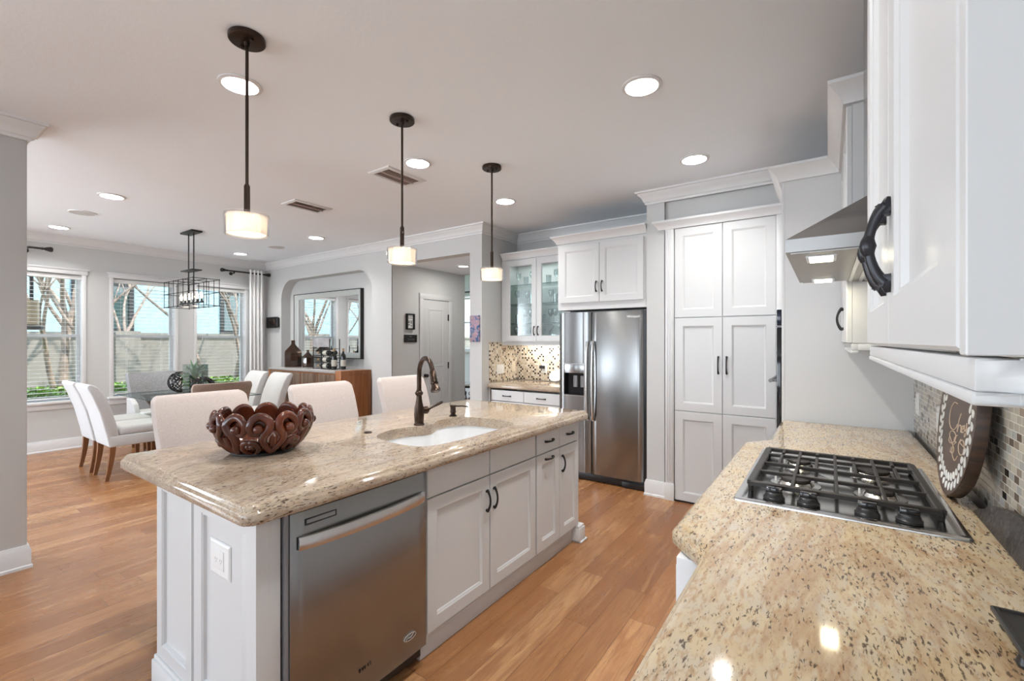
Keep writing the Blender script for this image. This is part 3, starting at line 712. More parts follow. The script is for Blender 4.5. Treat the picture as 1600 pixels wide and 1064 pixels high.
for k, st in enumerate([[(0, 0), (0, 1), (.6, 1), (.6, .5), (0, .5), (.7, 0)], [(0, 1), (.5, 0), (1, 1)], [(0, 1), (.35, .5), (.35, 0)], [(.35, .5), (.7, 1.0)], [(0, .2), (0, 1.2)], [(0, 1.2), (.5, 1.2), (.5, .8), (0, .7), (.5, .2)]]):
    xo = x+[0, .014, .030, .030, .052, .062][k]
    b.tube([FI(1.05+(xo-1.05)*.75+p*.009, .184+q*.012, .0450) for p, q in st], .0012, 5)
link('dark_mark', b, 'black', dr)
link('kick_plate', MB().box(.785, 1.398, 0, .09, -.10, -.035, FI), 'black', t)
# sink cabinet, pull-out cabinet, narrow cabinet
Z0, ZD, ZT = .120, .712, .846
cabinet('sink_cabinet', 'white two-door island cabinet under the sink, next to the dishwasher', FI, 1.408, .101, .915, .755, .62,
 [('door', 1.418, Z0, .443, ZD-Z0-.006, (1.835, .585, True, .105, False)), ('door', 1.868, Z0, .443, ZD-Z0-.006, (1.896, .585, True, .105, False)),
  ('falsefront', 1.418, ZD, .443, ZT-ZD, None), ('falsefront', 1.868, ZD, .443, ZT-ZD, None)], (-1.6, 1.86, .101))
cabinet('pullout_cabinet', 'narrow white island pull-out with two horizontal handles, right of the sink doors', FI, 2.324, .101, .287, .755, .62,
 [('door', 2.328, Z0, .276, ZD-Z0-.006, (2.466, .672, False, .095, False)), ('drawer', 2.328, ZD, .276, ZT-ZD, (2.466, .780, False, .095, False))], (-1.6, 2.46, .101))
cabinet('end_cabinet', 'narrow white island cabinet at the fridge end, one drawer over one door', FI, 2.612, .101, .281, .755, .62,
 [('door', 2.610, Z0, .268, ZD-Z0-.006, (2.636, .60, True, .105, False)), ('drawer', 2.610, ZD, .268, ZT-ZD, (2.744, .780, False, .085, False))], (-1.6, 2.75, .101))
# counters
OG = [(.016, 0), (.004, 0), (.0, .006), (.0, .030), (.004, .036), (.010, .0385), (.0125, .043), (.014, .048), (.020, .0535), (.030, .055)]
def counter(name, label, corners, rad, z1, holes, mat, seg=6):
    mb = MB(); z0 = z1-.055
    L = [[Vector((x, y, z0+dz)) for x, y in rpoly(corners, rad, ins, seg)] for ins, dz in OG]
    mb.loft(L, (False, False)); F = FR((0, 0, 0), (1, 0, 0), (0, 1, 0), (0, 0, 1))
    holed(mb, rpoly(corners, rad, .030, seg), holes, F, z1); holed(mb, rpoly(corners, rad, .016, seg), holes, F, z0)
    for h in holes: mb.loft([[Vector((x, y, z0)) for x, y in h], [Vector((x, y, z1)) for x, y in h]], (False, False))
    return tag(link(name, mb, mat, ang=50), label, 'countertop')
SK = [(-1.855, 1.490), (-1.925, 1.55), (-1.965, 1.66), (-1.955, 1.775), (-1.905, 1.865), (-1.905, 1.93), (-1.960, 2.03), (-1.965, 2.14), (-1.91, 2.225), (-1.78, 2.252), (-1.60, 2.245), (-1.510, 2.19), (-1.495, 2.05), (-1.485, 1.85), (-1.490, 1.65), (-1.520, 1.51), (-1.60, 1.465), (-1.74, 1.465)]
skl = [(p.x, p.y) for p in crm([(x, y, 0) for x, y in SK], 4, True)]
counter('island_countertop', 'long pale granite slab on the island with an undermount sink cut-out', [(-2.50, .635), (-1.372, .635), (-1.372, 2.935), (-2.50, 2.935)], .045, .914, [skl], 'gran_i')
# sink basin
def scal(pts, k, cx=-1.725, cy=1.86): return [(cx+(x-cx)*k, cy+(y-cy)*k) for x, y in pts]
b = MB(); L = []
for k, z in ((1.06, .857), (1.03, .857), (1.015, .84), (1.0, .72), (.95, .675), (.80, .668), (.3, .664)): L.append([Vector((x, y, z)) for x, y in scal(skl, k)])
for k, z in ((.3, .658), (.82, .661), (.97, .668), (1.015, .72), (1.03, .84), (1.045, .850), (1.06, .850)): L.append([Vector((x, y, z)) for x, y in scal(skl, k)])
b.loft(L, (False, False), ring=True); b.loft([L[6], L[7]])
t = thing('kitchen_sink', 'white undermount porcelain sink in the island counter', 'sink', (-1.725, 1.86, .658)); link('basin', b, 'porcelain', t, ang=60)
link('drain', MB().lathe([(.045, .664), (.045, .668), (.03, .667), (.0, .666)], (-1.725, 1.86, 0), 20), 'bronze', t)
# faucet
t = thing('kitchen_faucet', 'dark bronze gooseneck faucet with pull-down spray head', 'faucet', (-1.950, 1.861, .914))
O = (-1.950, 1.861, .914)
b = MB().lathe([(.031, 0), (.031, .006), (.027, .010), (.026, .014), (.0275, .030), (.029, .060), (.0275, .095), (.021, .125), (.0165, .150), (.0155, .170), (.020, .174), (.0235, .182), (.0235, .188), (.018, .194), (.0145, .202)], O, 28)
link('body', b, 'bronze_w', t)
dirv = Vector((.205, -.085, 0)).normalized(); R_ = .102; P0 = Vector(O)
pts = [P0+Vector((0, 0, .195)), P0+Vector((0, 0, .24)), P0+Vector((0, 0, .285))]
for k in range(1, 13):
    q = PI*.91*k/12; pts.append(P0+Vector((0, 0, .290))+dirv*(R_*(1-math.cos(q)))+Vector((0, 0, R_*math.sin(q)))*.98)
link('gooseneck_spout', MB().tube(crm(pts, 2), .0135, 14), 'bronze_w', t)
e = pts[-1]; dn = (pts[-1]-pts[-2]).normalized(); G = FR(e, dn.orthogonal().normalized(), dn.cross(dn.orthogonal().normalized()), dn)
link('spray_head', MB().lathe([(.0145, -.006), (.017, .0), (.018, .04), (.0195, .058), (.0215, .060), (.0215, .068), (.0195, .071), (.020, .082), (.0265, .098), (.0275, .108), (.024, .110), (.0, .110)], n=24, F=G), 'bronze_w', t)
hd = Vector((.25, 1, .0)).normalized(); c0 = P0+Vector((0, 0, .082))
b = MB().tube([c0+hd*.018, c0+hd*.040, c0+hd*.052, c0+hd*.066], [.017, .022, .022, .010], 16)
link('handle_hub', b, 'bronze_w', t)
lv = c0+hd*.055; l2 = Vector((.45, .80, .42)).normalized()
link('lever', MB().tube([lv, lv+l2*.02, lv+l2*.035, lv+l2*.07, lv+l2*.098, lv+l2*.104], [.009, .006, .0055, .0085, .0085, .003], 12), 'bronze', t)
# soap dispenser and air switch
t = thing('soap_dispenser', 'small dark bronze soap dispenser right of the faucet', 'soap dispenser', (-2.0, 2.207, .914))
O = (-2.0, 2.207, .914)
link('body', MB().lathe([(.026, 0), (.026, .004), (.016, .012), (.015, .018), (.020, .024), (.020, .032), (.0175, .036), (.0175, .058), (.021, .064), (.021, .072), (.012, .074)], O, 20), 'bronze', t)
b = Vector(O)+Vector((0, 0, .062)); link('spout', MB().tube([b, b+Vector((.03, .018, .003)), b+Vector((.055, .034, .004)), b+Vector((.085, .052, -.001))], [.006, .005, .0045, .004], 8), 'bronze', t)
tag(link('air_switch', MB().lathe([(.022, 0), (.022, .003), (.017, .006), (.012, .007), (0, .007)], (-2.007, 1.548, .914), 20), 'bronze'), 'round dark air switch button set in the granite left of the sink', 'button')

# ---- fridge wall ----
FB = FY(4.135)
def doorpair(a0, w, z0, h, hz, L=.10): 
    m = a0+w/2
    return [('door', a0, z0, w/2-.0015, h, (m-.03, hz, True, L, False)), ('door', m+.0015, z0, w/2-.0015, h, (m+.03, hz, True, L, False))]
cabinet('overfridge_cabinet', 'white two-door cabinet over the refrigerator', FB, -2.293, 1.715, .925, .675, .68, doorpair(-2.262, .868, 1.785, .578, 1.935), (-1.83, 4.4, 1.715), hollow=False)
def cabcrown(path, z, label, d0=0, closed=False, hgt=.075, pr=.062):
    b = MB().ribbon(path, [(d0, z), (d0+.012, z), (d0+.016, z+hgt*.2), (d0+.03, z+hgt*.45), (d0+pr*.85, z+hgt*.78), (d0+pr, z+hgt*.84), (d0+pr, z+hgt), (d0, z+hgt)], closed)
    return tag(link('cabinet_crown', b, 'trim', ang=30), label, 'moulding')
cabcrown([(-1.365, 4.133), (-2.295, 4.133), (-2.295, 4.80)], 2.392, 'white crown strip on top of the cabinet over the fridge', hgt=.08)
# glass front cabinet
FG = FY(4.50)
t = cabinet('glass_cabinet', 'white wall cabinet with two seeded-glass doors left of the fridge', FG, -3.270, 1.385, .970, .985, .315, [], (-2.8, 4.66, 1.385))
link('cabinet_top', MB().box(-3.27, -2.30, 2.352, 2.372, -.315, 0, FG), 'white', t)
link('face_frame', MB().nest(FG, .97, .985, [(0, -.001), (0, .012), (.062, .012), (.062, -.001)], ring=True, a=-3.27, b=1.385), 'white', t, smooth=False)
for k, a in enumerate((-3.202, -2.762)):
    p = link('door', MB().nest(FG, .436, .958, [(0, .013), (0, .031), (.002, .033), (.062, .033), (.068, .024), (.068, .013)], ring=True, a=a, b=1.398), 'white', t, ang=28)
    link('glass_pane', MB().box(a+.066, a+.370, 1.464, 2.29, .019, .023, FG), 'cabglass', p, smooth=False)
    link('handle', pull(FG, a+(.412 if k == 0 else .024), 1.52, .033, .10), 'iron', p)
SH = [1.605, 1.835, 2.065]
for z in SH:
    link('glass_shelf', MB().box(-3.250, -2.320, z, z+.008, -.29, -.01, FG), 'shelf', t, smooth=False)
    link('shelf_edge', MB().box(-3.250, -2.320, z+.0005, z+.0075, -.010, -.007, FG), 'edge', t, smooth=False)
link('light_rail', MB().box(-3.27, -2.30, 1.35, 1.384, -.03, .008, FG), 'white', t, bevel=.003)
cabcrown([(-2.362, 4.498), (-3.262, 4.498)], 2.374, 'white crown strip on top of the glass-door cabinet', hgt=.08)
# glassware
def glass_mb(kind, r, h):
    if kind == 'wine': return MB().lathe([(r*.9, 0), (r*.9, .003), (.004, .006), (.0035, h*.45), (r*.6, h*.52), (r, h*.70), (r*.85, h), (r*.82, h), (r*.95, h*.70), (r*.5, h*.54), (.0, h*.5)], (0, 0, 0), 16)
    return MB().lathe([(r*.85, 0), (r, h), (r*.94, h), (r*.8, .006), (0, .006)], (0, 0, 0), 16)
protos = {}
lamp('cabinet_puck_light', 'AREA', (-2.8, 4.62, 2.34), 1.2, (.97, 1, .98), (0, 0, 0), shape='RECTANGLE', size=.7, size_y=.1)  # fill lamp added to brighten the dark cabinet interior
random.seed(4)
desc = {0: 'lowest shelf', 1: 'second shelf', 2: 'third shelf', 3: 'topmost shelf'}
for s, z in enumerate([1.404]+[q+.008 for q in SH]):
    for k in range(8):
        if s == 0 and k > 3: continue
        x = -3.13+k*.105+random.uniform(-.01, .01); y = 4.60+random.uniform(0, .12)
        kind = 'wine' if (s+k) % 3 != 1 else 'tumbler'; 
        if kind not in protos:
            g = tag(link('wine_glass' if kind == 'wine' else 'tumbler', glass_mb(kind, .033, .17 if kind == 'wine' else .11), 'ware', loc=(0, 0, 0)), 'x', 'glass'); protos[kind] = g
        else: g = protos[kind].copy(); C.objects.link(g)
        g.location = (x, y, z+.0005)
        g['label'] = ('clear stemmed wine glass' if kind == 'wine' else 'clear straight drinking glass')+' among those on the '+desc[s]+' of the glass cabinet'
        g['group'] = ('stemmed' if kind == 'wine' else 'straight')+' glasses on the '+desc[s]+' of the glass cabinet'
t = thing('glass_jar', 'round clear glass jar with a handle ring behind the right glass door', 'jar', (-2.585, 4.62, 1.404))
link('body', MB().lathe([(.05, .0005), (.085, .03), (.095, .075), (.08, .12), (.04, .15), (.035, .17), (.032, .17), (.075, .12), (.09, .075), (.08, .03), (0, .006)], (-2.585, 4.62, 1.404), 24), 'ware', t)
link('handle_ring', MB().tube([(-2.585+.04*math.cos(q*PI/10), 4.62, 1.404+.19+.035*math.sin(q*PI/10)) for q in range(20)], .006, 8, True), 'chrome', t)
# base cabinets and counter left of the fridge
FBB = FY(4.235)
cabinet('base_cabinet', 'white base cabinet with two drawers and doors beneath the far counter', FBB, -3.276, .10, .966, .752, .58,
 [('drawer', -3.225, .715, .452, .122, (-2.999, .776, False, .11, False)), ('drawer', -2.770, .715, .452, .122, (-2.544, .776, False, .11, False)),
  ('door', -3.225, .115, .452, .594, None), ('door', -2.770, .115, .452, .594, None)], (-2.8, 4.5, .0))
counter('far_countertop', 'short grey-beige granite counter left of the fridge', [(-3.276, 4.205), (-2.30, 4.205), (-2.30, 4.827), (-3.276, 4.827)], [.004, .02, .004, .004], .914, [], 'gran_i', 3)
FT = FY(YR-.010)
FTS = FX(-3.27)
outlet(FTS, 4.455, 1.06, .150, .118, 'white double switch plate on the cream and brown mosaic of the side wall', 'plate', 'switch', 2)
outlet(FTS, 4.735, 1.07, .07, .115, 'beige single switch plate on the far mosaic', simple('beige_plate', (.70, .62, .50), .4), 'switch', 1)
outlet(FT, -2.865, 1.065, .075, .118, 'white outlet with a black plug on the far mosaic', 'plate')
t = thing('power_plug', 'black power plug in the white outlet on the far mosaic', 'plug', (-2.88, YR-.03, 1.065))
link('body', MB().box(-2.915, -2.850, 1.065, 1.100, .010, .045, FT), 'black', t, bevel=.004)
b = MB(); L = FR((-2.45, 4.70, .918), (math.cos(.35), math.sin(.35), 0), (0, 0, 1), (math.sin(.35), -math.cos(.35), 0))
b = MB().lathe([(.0, .0), (.05, .0), (.095, .015), (.102, .018), (.096, .022), (.05, .007), (.0, .007)], n=32, F=FR((-2.63, 4.735, .918+.068), (1, 0, 0), (0, .75, .66), (0, -.66, .75)))
tag(link('serving_plate', b, 'porcelain', ang=50), 'white plate leaning on the backsplash beside the fridge', 'plate')
lamp('under_cabinet_light', 'AREA', (-2.62, 4.70, 1.345), 1.5, (1, .95, .86), (math.radians(25), 0, 0), shape='RECTANGLE', size=.5, size_y=.05)
lamp('under_cabinet_light', 'AREA', (-3.0, 4.70, 1.345), .5, (1, .95, .86), (math.radians(25), 0, 0), shape='RECTANGLE', size=.3, size_y=.05)
tag(link('light_strip', MB().box(-2.90, -2.35, 1.352, 1.362, -.22, -.19, FG), 'ucl'), 'thin glowing under-cabinet light strip over the far counter', 'light')

# ---- refrigerator ----
FF = FY(4.215)
t = thing('refrigerator', 'stainless side-by-side refrigerator with ice dispenser', 'refrigerator', (-1.86, 4.5, 0))
link('cabinet_body', MB().box(-2.300, -1.385, .02, 1.700, -.60, -.004, FF), 'grey_pl', t)
link('base_grille', MB().box(-2.295, -1.39, .01, .075, -.04, .03, FF).box(-1.62, -1.40, .005, .06, .03, .045, FF), 'black', t, bevel=.003)
def fdoor(a0, a1, z0=.082, z1=1.690, cut=None):
    b = MB(); pf = []
    for k in range(17):
        u = k/16; a = a0+u*(a1-a0); e = min(u, 1-u)*(a1-a0); c = .052-.018*max(0, 1-e/.035)**2+.004*math.sin(PI*u); pf.append((a, c))
    if cut is None: return b.loft([[FF(a, z, c) for a, c in pf]+[FF(a, z, 0) for a, c in reversed(pf)] for z in (z0, z1)])
    ca0, ca1, cz0, cz1 = cut
    L = [p for p in pf if p[0] < ca0]+[(ca0, .0555)]; Rr = [(ca1, .055)]+[p for p in pf if p[0] > ca1]; Mi = [(ca0, .0555)]+[p for p in pf if ca0 < p[0] < ca1]+[(ca1, .055)]
    for prof, za, zb in ((L, z0, z1), (Rr, z0, z1), (Mi, z0, cz0), (Mi, cz1, z1)):
        b.loft([[FF(a, z, c) for a, c in prof]+[FF(a, z, 0) for a, c in reversed(prof)] for z in (za, zb)])
    return b
CUT = (-2.245, -2.005, .845, 1.172)
dl = link('freezer_door', fdoor(-2.300, -1.943, cut=CUT), 'steel', t, ang=30)
dr = link('fridge_door', fdoor(-1.937, -1.412), 'steel', t, bevel=.003, ang=30)
link('door_edge_gasket', MB().box(-1.412, -1.388, .085, 1.69, 0, .035, FF), 'black', t)
b = MB().nest(FF, .24, .327, [(0, .05), (0, .0575), (.007, .0575), (.007, .05)], ring=True, a=-2.245, b=.845)
dp = link('dispenser_frame', b, 'steel_l', dl)
link('control_panel', MB().box(-2.238, -2.012, 1.075, 1.165, .003, .052, FF), 'steel', dl, bevel=.002)
b = MB().box(-2.238, -2.012, .852, 1.075, .002, .008, FF); b.box(-2.238, -2.012, .852, .862, .008, .050, FF); b.box(-2.238, -2.230, .862, 1.075, .008, .05, FF); b.box(-2.02, -2.012, .862, 1.075, .008, .05, FF)
link('dispenser_recess', b, 'gloss_black', dl)
b = MB()
for a in (-2.145, -2.065):
    b.nest(FF, .045, .12, [(0, .010), (.003, .030), (.010, .032), (.012, .026)], a=a, b=.93)
link('dispenser_paddles', b, 'grey_pl', dl)
for a, par in ((-1.970, dl), (-1.910, dr)):
    pts = []
    for k in range(21):
        u = k/20; pts.append(FF(a, .60+.78*u+.02, .066+.030*math.sin(PI*u)**.55))
    b = MB(); L = []
    for p in pts: L.append([p+Vector((-.013, .006, 0)), p+Vector((.013, .006, 0)), p+Vector((.013, -.004, 0)), p+Vector((.007, -.011, 0)), p+Vector((-.007, -.011, 0)), p+Vector((-.013, -.004, 0))])
    b.loft(L); b.box(a-.012, a+.012, .61, .65, .05, .066, FF); b.box(a-.012, a+.012, 1.36, 1.40, .05, .066, FF)
    link('bar_handle', b, 'steel_l', par, ang=50)
b = text_mb('Whirlpool', .030, FR(FF(-1.505, 1.632, .0572), (1, 0, 0), (0, 0, 1), (0, -1, 0)), .0015); link('name_badge', b, 'silver', dr, smooth=False)

# ---- pantry doors ----
FP = FY(YW)
t = thing('pantry_cabinet', 'tall white pantry cabinet with six panelled doors', 'pantry', (-.72, 4.12, 0))
link('cabinet_body', MB().box(-1.110, -.335, .0, 2.40, -.025, .002, FP), 'white', t, smooth=False)
link('toe_recess', MB().box(-1.110, -.335, .0, .012, .002, .018, FP), 'black', t)
for c, (a, w) in enumerate(((-1.104, .383), (-.717, .383))):
    for r, (z0, z1) in enumerate(((.016, .790), (.797, 1.598), (1.606, 2.382))):
        p = link('door', shaker(FP, a, z0, w, z1-z0, stile=.068, c=.003), 'white', t, ang=28)
        if r == 1: link('handle', pull(FP, a+(w-.03 if c == 0 else .03), 1.20, .023, .14), 'iron', p)

# ---- oven tower ----
FO = FX(-.235, -1)
t = thing('oven_tower', 'tall white oven cabinet whose plain side panel faces the cooktop', 'cabinet', (.07, 3.68, 0))
link('cabinet_body', MB().box(-.235, .388, 3.285, 4.085, .0, 2.40), 'white', t, bevel=.002)
link('side_skin', MB().box(-.222, .388, 3.279, 3.285, .0, 2.40), 'white', t)
link('stile_strip', MB().box(-.2375, -.222, 3.277, 3.285, .0, 2.40), 'trim', t, bevel=.001)
cabcrown([(-.24, 4.06), (-.24, 3.276), (.062, 3.276), (.062, 2.352), (.38, 2.352)][::-1], 2.385, 'white stepped crown on top of the oven tower and the far wall cabinet', hgt=.09, pr=.065)
t = thing('wall_oven', 'black glass double wall oven seen edge-on in the tall cabinet', 'oven', (-.25, 3.69, .60))
link('oven_front', MB().box(3.33, 4.04, .62, 1.485, .001, .034, FO), 'gloss_black', t, bevel=.003)
link('control_panel', MB().box(3.33, 4.04, 1.50, 1.60, .001, .034, FO), 'navy', t, bevel=.003)
link('trim_bar', MB().box(3.33, 4.04, 1.487, 1.499, .001, .036, FO), 'grey_pl', t)
b = MB().cyl((0, 0, 0), .012, .64, 14, FR(FO(3.365, 1.145, .072), (1, 0, 0), (0, 0, 1), (0, 1, 0)))
for y in (3.40, 3.97): b.box(y-.012, y+.012, 1.137, 1.153, .034, .07, FO)
link('bar_handle', b, 'grey_pl', t)

# ---- range side upper cabinets ----
FU = FX(.082, -1)
def upper(y0, y1, doors, label, big):
    w = y1-y0
    t = cabinet('wall_cabinet', label, FU, y0, 1.392, w, .99, .305, [], (.23, (y0+y1)/2, 1.392), hollow=False)
    n = doors; dw = (w-.006)/n
    for k in range(n):
        a = y0+.002+k*(dw+.002)
        p = link('door', MB().nest(FU, dw, .985, [(0, .001), (0, .017), (.003, .020), (.058, .020), (.062, .016), (.066, .015), (.072, .008), (.10, .008)], a=a, b=1.394), 'white', t, ang=25)
        ha = a+.026 if (k == n-1 and n == 2) else a+dw-.026
        if n == 1: ha = a+.033
        link('handle', pull(FU, ha, 1.517 if big else 1.51, .020, .092 if big else .105, True, big), 'iron' if not big else simple('dark_pewter', (.035, .035, .04), .32, .6), p)
    if big:
        link('end_panel', MB().box(.0625, .388, y0-.016, y0-.0005, 1.392, 2.38), 'white', t, bevel=.0008, seg=1)
        b = MB().box(.066, .084, y0-.014, y1-.001, 1.372, 1.391); b.box(.0645, .084, y0-.016, y1-.001, 1.3645, 1.372); b.box(.084, .388, y0-.014, y0+.004, 1.372, 1.391); b.box(.084, .388, y0-.016, y0+.004, 1.3645, 1.372)
    else: b = MB().box(y0+.001, y1-.001, 1.362, 1.391, -.02, .003, FU); b.box(y0+.001, y1-.001, 1.350, 1.362, -.022, .006, FU); b.box(.100, .388, y0+.001, y0+.021, 1.362, 1.391)
    link('light_rail', b, 'white', t, bevel=.002)
    return t
upper(.366, 1.115, 2, 'close white wall cabinet with dark bow handles filling the right edge', True)
upper(2.355, 3.272, 2, 'white wall cabinet beyond the range hood, next to the oven tower', False)
# ---- range hood ----
t = thing('range_hood', 'stainless pyramid range hood over the cooktop', 'range hood', (.15, 1.94, 1.655))
x0, x1, y0, y1, z0, z1 = -.102, .388, 1.53, 2.352, 1.655, 1.692
b = MB(); b.loft([[Vector((x0, y0, z0)), Vector((x1, y0, z0)), Vector((x1, y1, z0)), Vector((x0, y1, z0))], [Vector((x0, y0, z1)), Vector((x1, y0, z1)), Vector((x1, y1, z1)), Vector((x0, y1, z1))],
  [Vector((.10, 1.80, 1.855)), Vector((x1, 1.80, 1.855)), Vector((x1, 2.08, 1.855)), Vector((.10, 2.08, 1.855))]]) 
link('canopy', b, 'steel_h', t, smooth=False)
link('chimney', MB().box(.105, x1, 1.803, 2.077, 1.855, 2.745), 'steel', t, smooth=False)
b = MB().box(x0+.012, x1-.012, y0+.012, y1-.012, z0-.004, z0); link('underside', b, 'steel_h', t)
for k, y in enumerate((1.66, 1.86, 2.06)):
    pass
for k in range(2):
    b = MB(); F = FR((0, 0, z0-.004), (1, 0, 0), (0, 1, 0), (0, 0, -1)); ya = 1.575+k*.395
    b.nest(F, .20, .38, [(0, 0), (0, .006), (.012, .008), (.016, .003), (.05, .003)], a=.10, b=ya)
    for j in range(9): b.box(.12, .28, ya+.03+j*.038, ya+.05+j*.038, .003, .006, F)
    f = link('grease_filter', b, 'steel_l', t)
    link('filter_latch', MB().box(.17, .21, ya+.015, ya+.03, .006, .012, F), 'black', f)
F = FR((0, 0, z0-.004), (1, 0, 0), (0, 1, 0), (0, 0, -1))
for ya in (1.60, 2.20):
    b = MB().nest(F, .075, .12, [(0, 0), (0, .004), (.008, .004), (.008, .001), (.01, .001)], ring=False, a=-.055, b=ya); f = link('lamp_housing', b, 'steel_l', t)
    link('lamp_lens', MB().box(-.047, .012, ya+.008, ya+.112, .004, .006, F), 'hoodlens', f)
b = MB().box(.068, .078, 1.56, 2.33, .0, .008, F); link('divider_bar', b, 'steel_l', t)
lamp('hood_lamp', 'AREA', (-.02, 1.66, 1.64), .4, (1, .9, .65), (0, 0, 0), shape='RECTANGLE', size=.06, size_y=.1); lamp('hood_lamp', 'AREA', (-.02, 2.26, 1.64), .4, (1, .9, .65), (0, 0, 0), shape='RECTANGLE', size=.06, size_y=.1)

# ---- range counter and base cabinets ----
RC = [(XR-.011, -1.2), (XR-.011, 3.276), (-.245, 3.276), (-.245, 2.60), (-.268, 2.565), (-.345, 2.46), (-.345, 1.245), (-.29, 1.185), (-.245, 1.13), (-.245, -1.2)]
counter('range_countertop', 'golden granite counter with a bumped-out front around the cooktop', RC, [.004, .004, .02, .03, .03, .03, .03, .02, .03, .02], .914, [], 'gran_r')
FRB = FX(-.215, -1)
dd = []
def base(y0, y1, label, n=2, x=-.215):
    F = FX(x, -1); w = y1-y0; fr = []; dw = (w-.012)/n
    for k in range(n):
        a = y0+.004+k*(dw+.004)
        fr += [('drawer', a, .712, dw, .134, (a+dw/2, .78, False, .095, False)), ('door', a, .12, dw, .586, (a+(dw-.03 if k == 0 else .03), .60, True, .105, False))]
    return cabinet('base_cabinet', label, F, y0, .10, w, .756, .57, fr, (.08, (y0+y1)/2, 0))
base(-1.19, .36, 'white base cabinet under the nearest stretch of golden granite', 3); base(.365, 1.165, 'white base cabinet just before the bumped-out counter section', 2)
base(1.262, 2.448, 'white bumped-out base cabinet below the cooktop', 3, -.30); base(2.585, 3.272, 'white base cabinet between the cooktop and the oven tower', 2)
for y in (1.180, 2.452):
    b = MB().box(-.315, -.25, y, y+.075, 0, .856); b.box(-.322, -.25, y-.004, y+.079, 0, .11)
    for k in range(3): b.box(-.320, -.315, y+.014+k*.019, y+.022+k*.019, .14, .83)
    tag(link('corner_pilaster', b, 'trim', bevel=.002), 'white fluted pilaster under the %s corner of the bumped-out counter' % ('near' if y < 2 else 'far'), 'pilaster')
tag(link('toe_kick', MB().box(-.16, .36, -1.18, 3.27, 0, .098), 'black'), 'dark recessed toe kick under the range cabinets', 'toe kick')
FW = FX(XR-.010, -1)
outlet(FW, 3.13, 1.075, .07, .118, 'white switch plate on the glass mosaic nearest the oven tower', 'plate', 'switch', 1)
outlet(FW, 2.575, 1.07, .07, .118, 'white raised switch plate on the mosaic just left of the round sign', 'plate', 'switch', 1)

# ---- cooktop ----
t = thing('cooktop', 'stainless gas cooktop with black grates and four knobs', 'cooktop', (.025, 1.90, .914))
b = MB(); cp = [(-.240, 1.528), (.290, 1.528), (.290, 2.272), (-.240, 2.272)]
L = [[Vector((x, y, z)) for x, y in rpoly(cp, .012, i, 4)] for i, z in ((0, .9142), (0, .919), (.004, .924), (.014, .925), (.024, .922), (.03, .921))]
b.loft(L); link('steel_top', b, 'steel_c', t, ang=40)
ZG = .952
def bar(mb, p, q, w=.006, h=.006, z=ZG):
    p, q = Vector(p), Vector(q); d = (q-p).normalized(); s = Vector((-d.y, d.x))*w
    mb.loft([[Vector((e.x+s.x*k*m, e.y+s.y*k*m, z+dz)) for k, dz, m in ((-1, -h*2, 1), (1, -h*2, 1), (1, -.002, 1), (.6, 0, 1), (-.6, 0, 1), (-1, -.002, 1))] for e in (p, q)])
b = MB(); gx0, gx1, gy0, gy1 = -.205, .247, 1.645, 2.195
for (p, q) in (((gx0, gy0), (gx1, gy0)), ((gx0, gy1), (gx1, gy1)), ((gx0, gy0), (gx0, gy1)), ((gx1, gy0), (gx1, gy1))): bar(b, p, q, .011, .007)
for k in (.28, .52, .80): bar(b, (gx0, gy0+(gy1-gy0)*k), (gx1, gy0+(gy1-gy0)*k), .0055)
link_bars = [(.25, 0, 1), (.5, 0, 1), (.75, 0, 1), (.125, .52, .80), (.375, .52, .86), (.625, .52, .86), (.875, .52, .80), (.125, .88, 1), (.375, .93, 1), (.625, .93, 1), (.875, .88, 1)]
for fx, k0, k1 in link_bars: x = gx0+(gx1-gx0)*fx; bar(b, (x, gy0+(gy1-gy0)*k0), (x, gy0+(gy1-gy0)*k1), .005)
for x in (gx0, gx1):
    for y in (gy0, gy1): b.lathe([(.007, .9215), (.009, .935), (.008, ZG-.008)], (x, y, 0), 10)
link('grate', b, 'cast', t, smooth=False)
for x, y, r in ((-.09, 1.79, .045), (.13, 1.79, .038), (-.09, 2.06, .038), (.13, 2.06, .050)):
    f = link('burner_base', MB().lathe([(r+.028, .9215), (r+.026, .924), (r+.008, .925), (r, .934), (r-.006, .936), (0, .936)], (x, y, 0), 28), 'steel_l', t)
    link('burner_cap', MB().lathe([(r-.004, .936), (r-.001, .938), (r-.004, .944), (r*.5, .946), (0, .946)], (x, y, 0), 28), 'cast', f)
    link('igniter', MB().lathe([(.003, .922), (.003, .938), (.001, .94)], (x-r-.012, y, 0), 8), 'plate', f)
for x, y in ((-.135, 1.585), (-.048, 1.588), (.088, 1.585), (.176, 1.588)):
    f = link('knob', MB().lathe([(.029, .922), (.029, .929), (.025, .933), (.023, .942), (.020, .944), (0, .944)], (x, y, 0), 20), 'black', t)
    link('knob_grip', MB().box(x-.021, x+.021, y-.010, y+.010, .940, .957), 'gloss_black', f, bevel=.003)
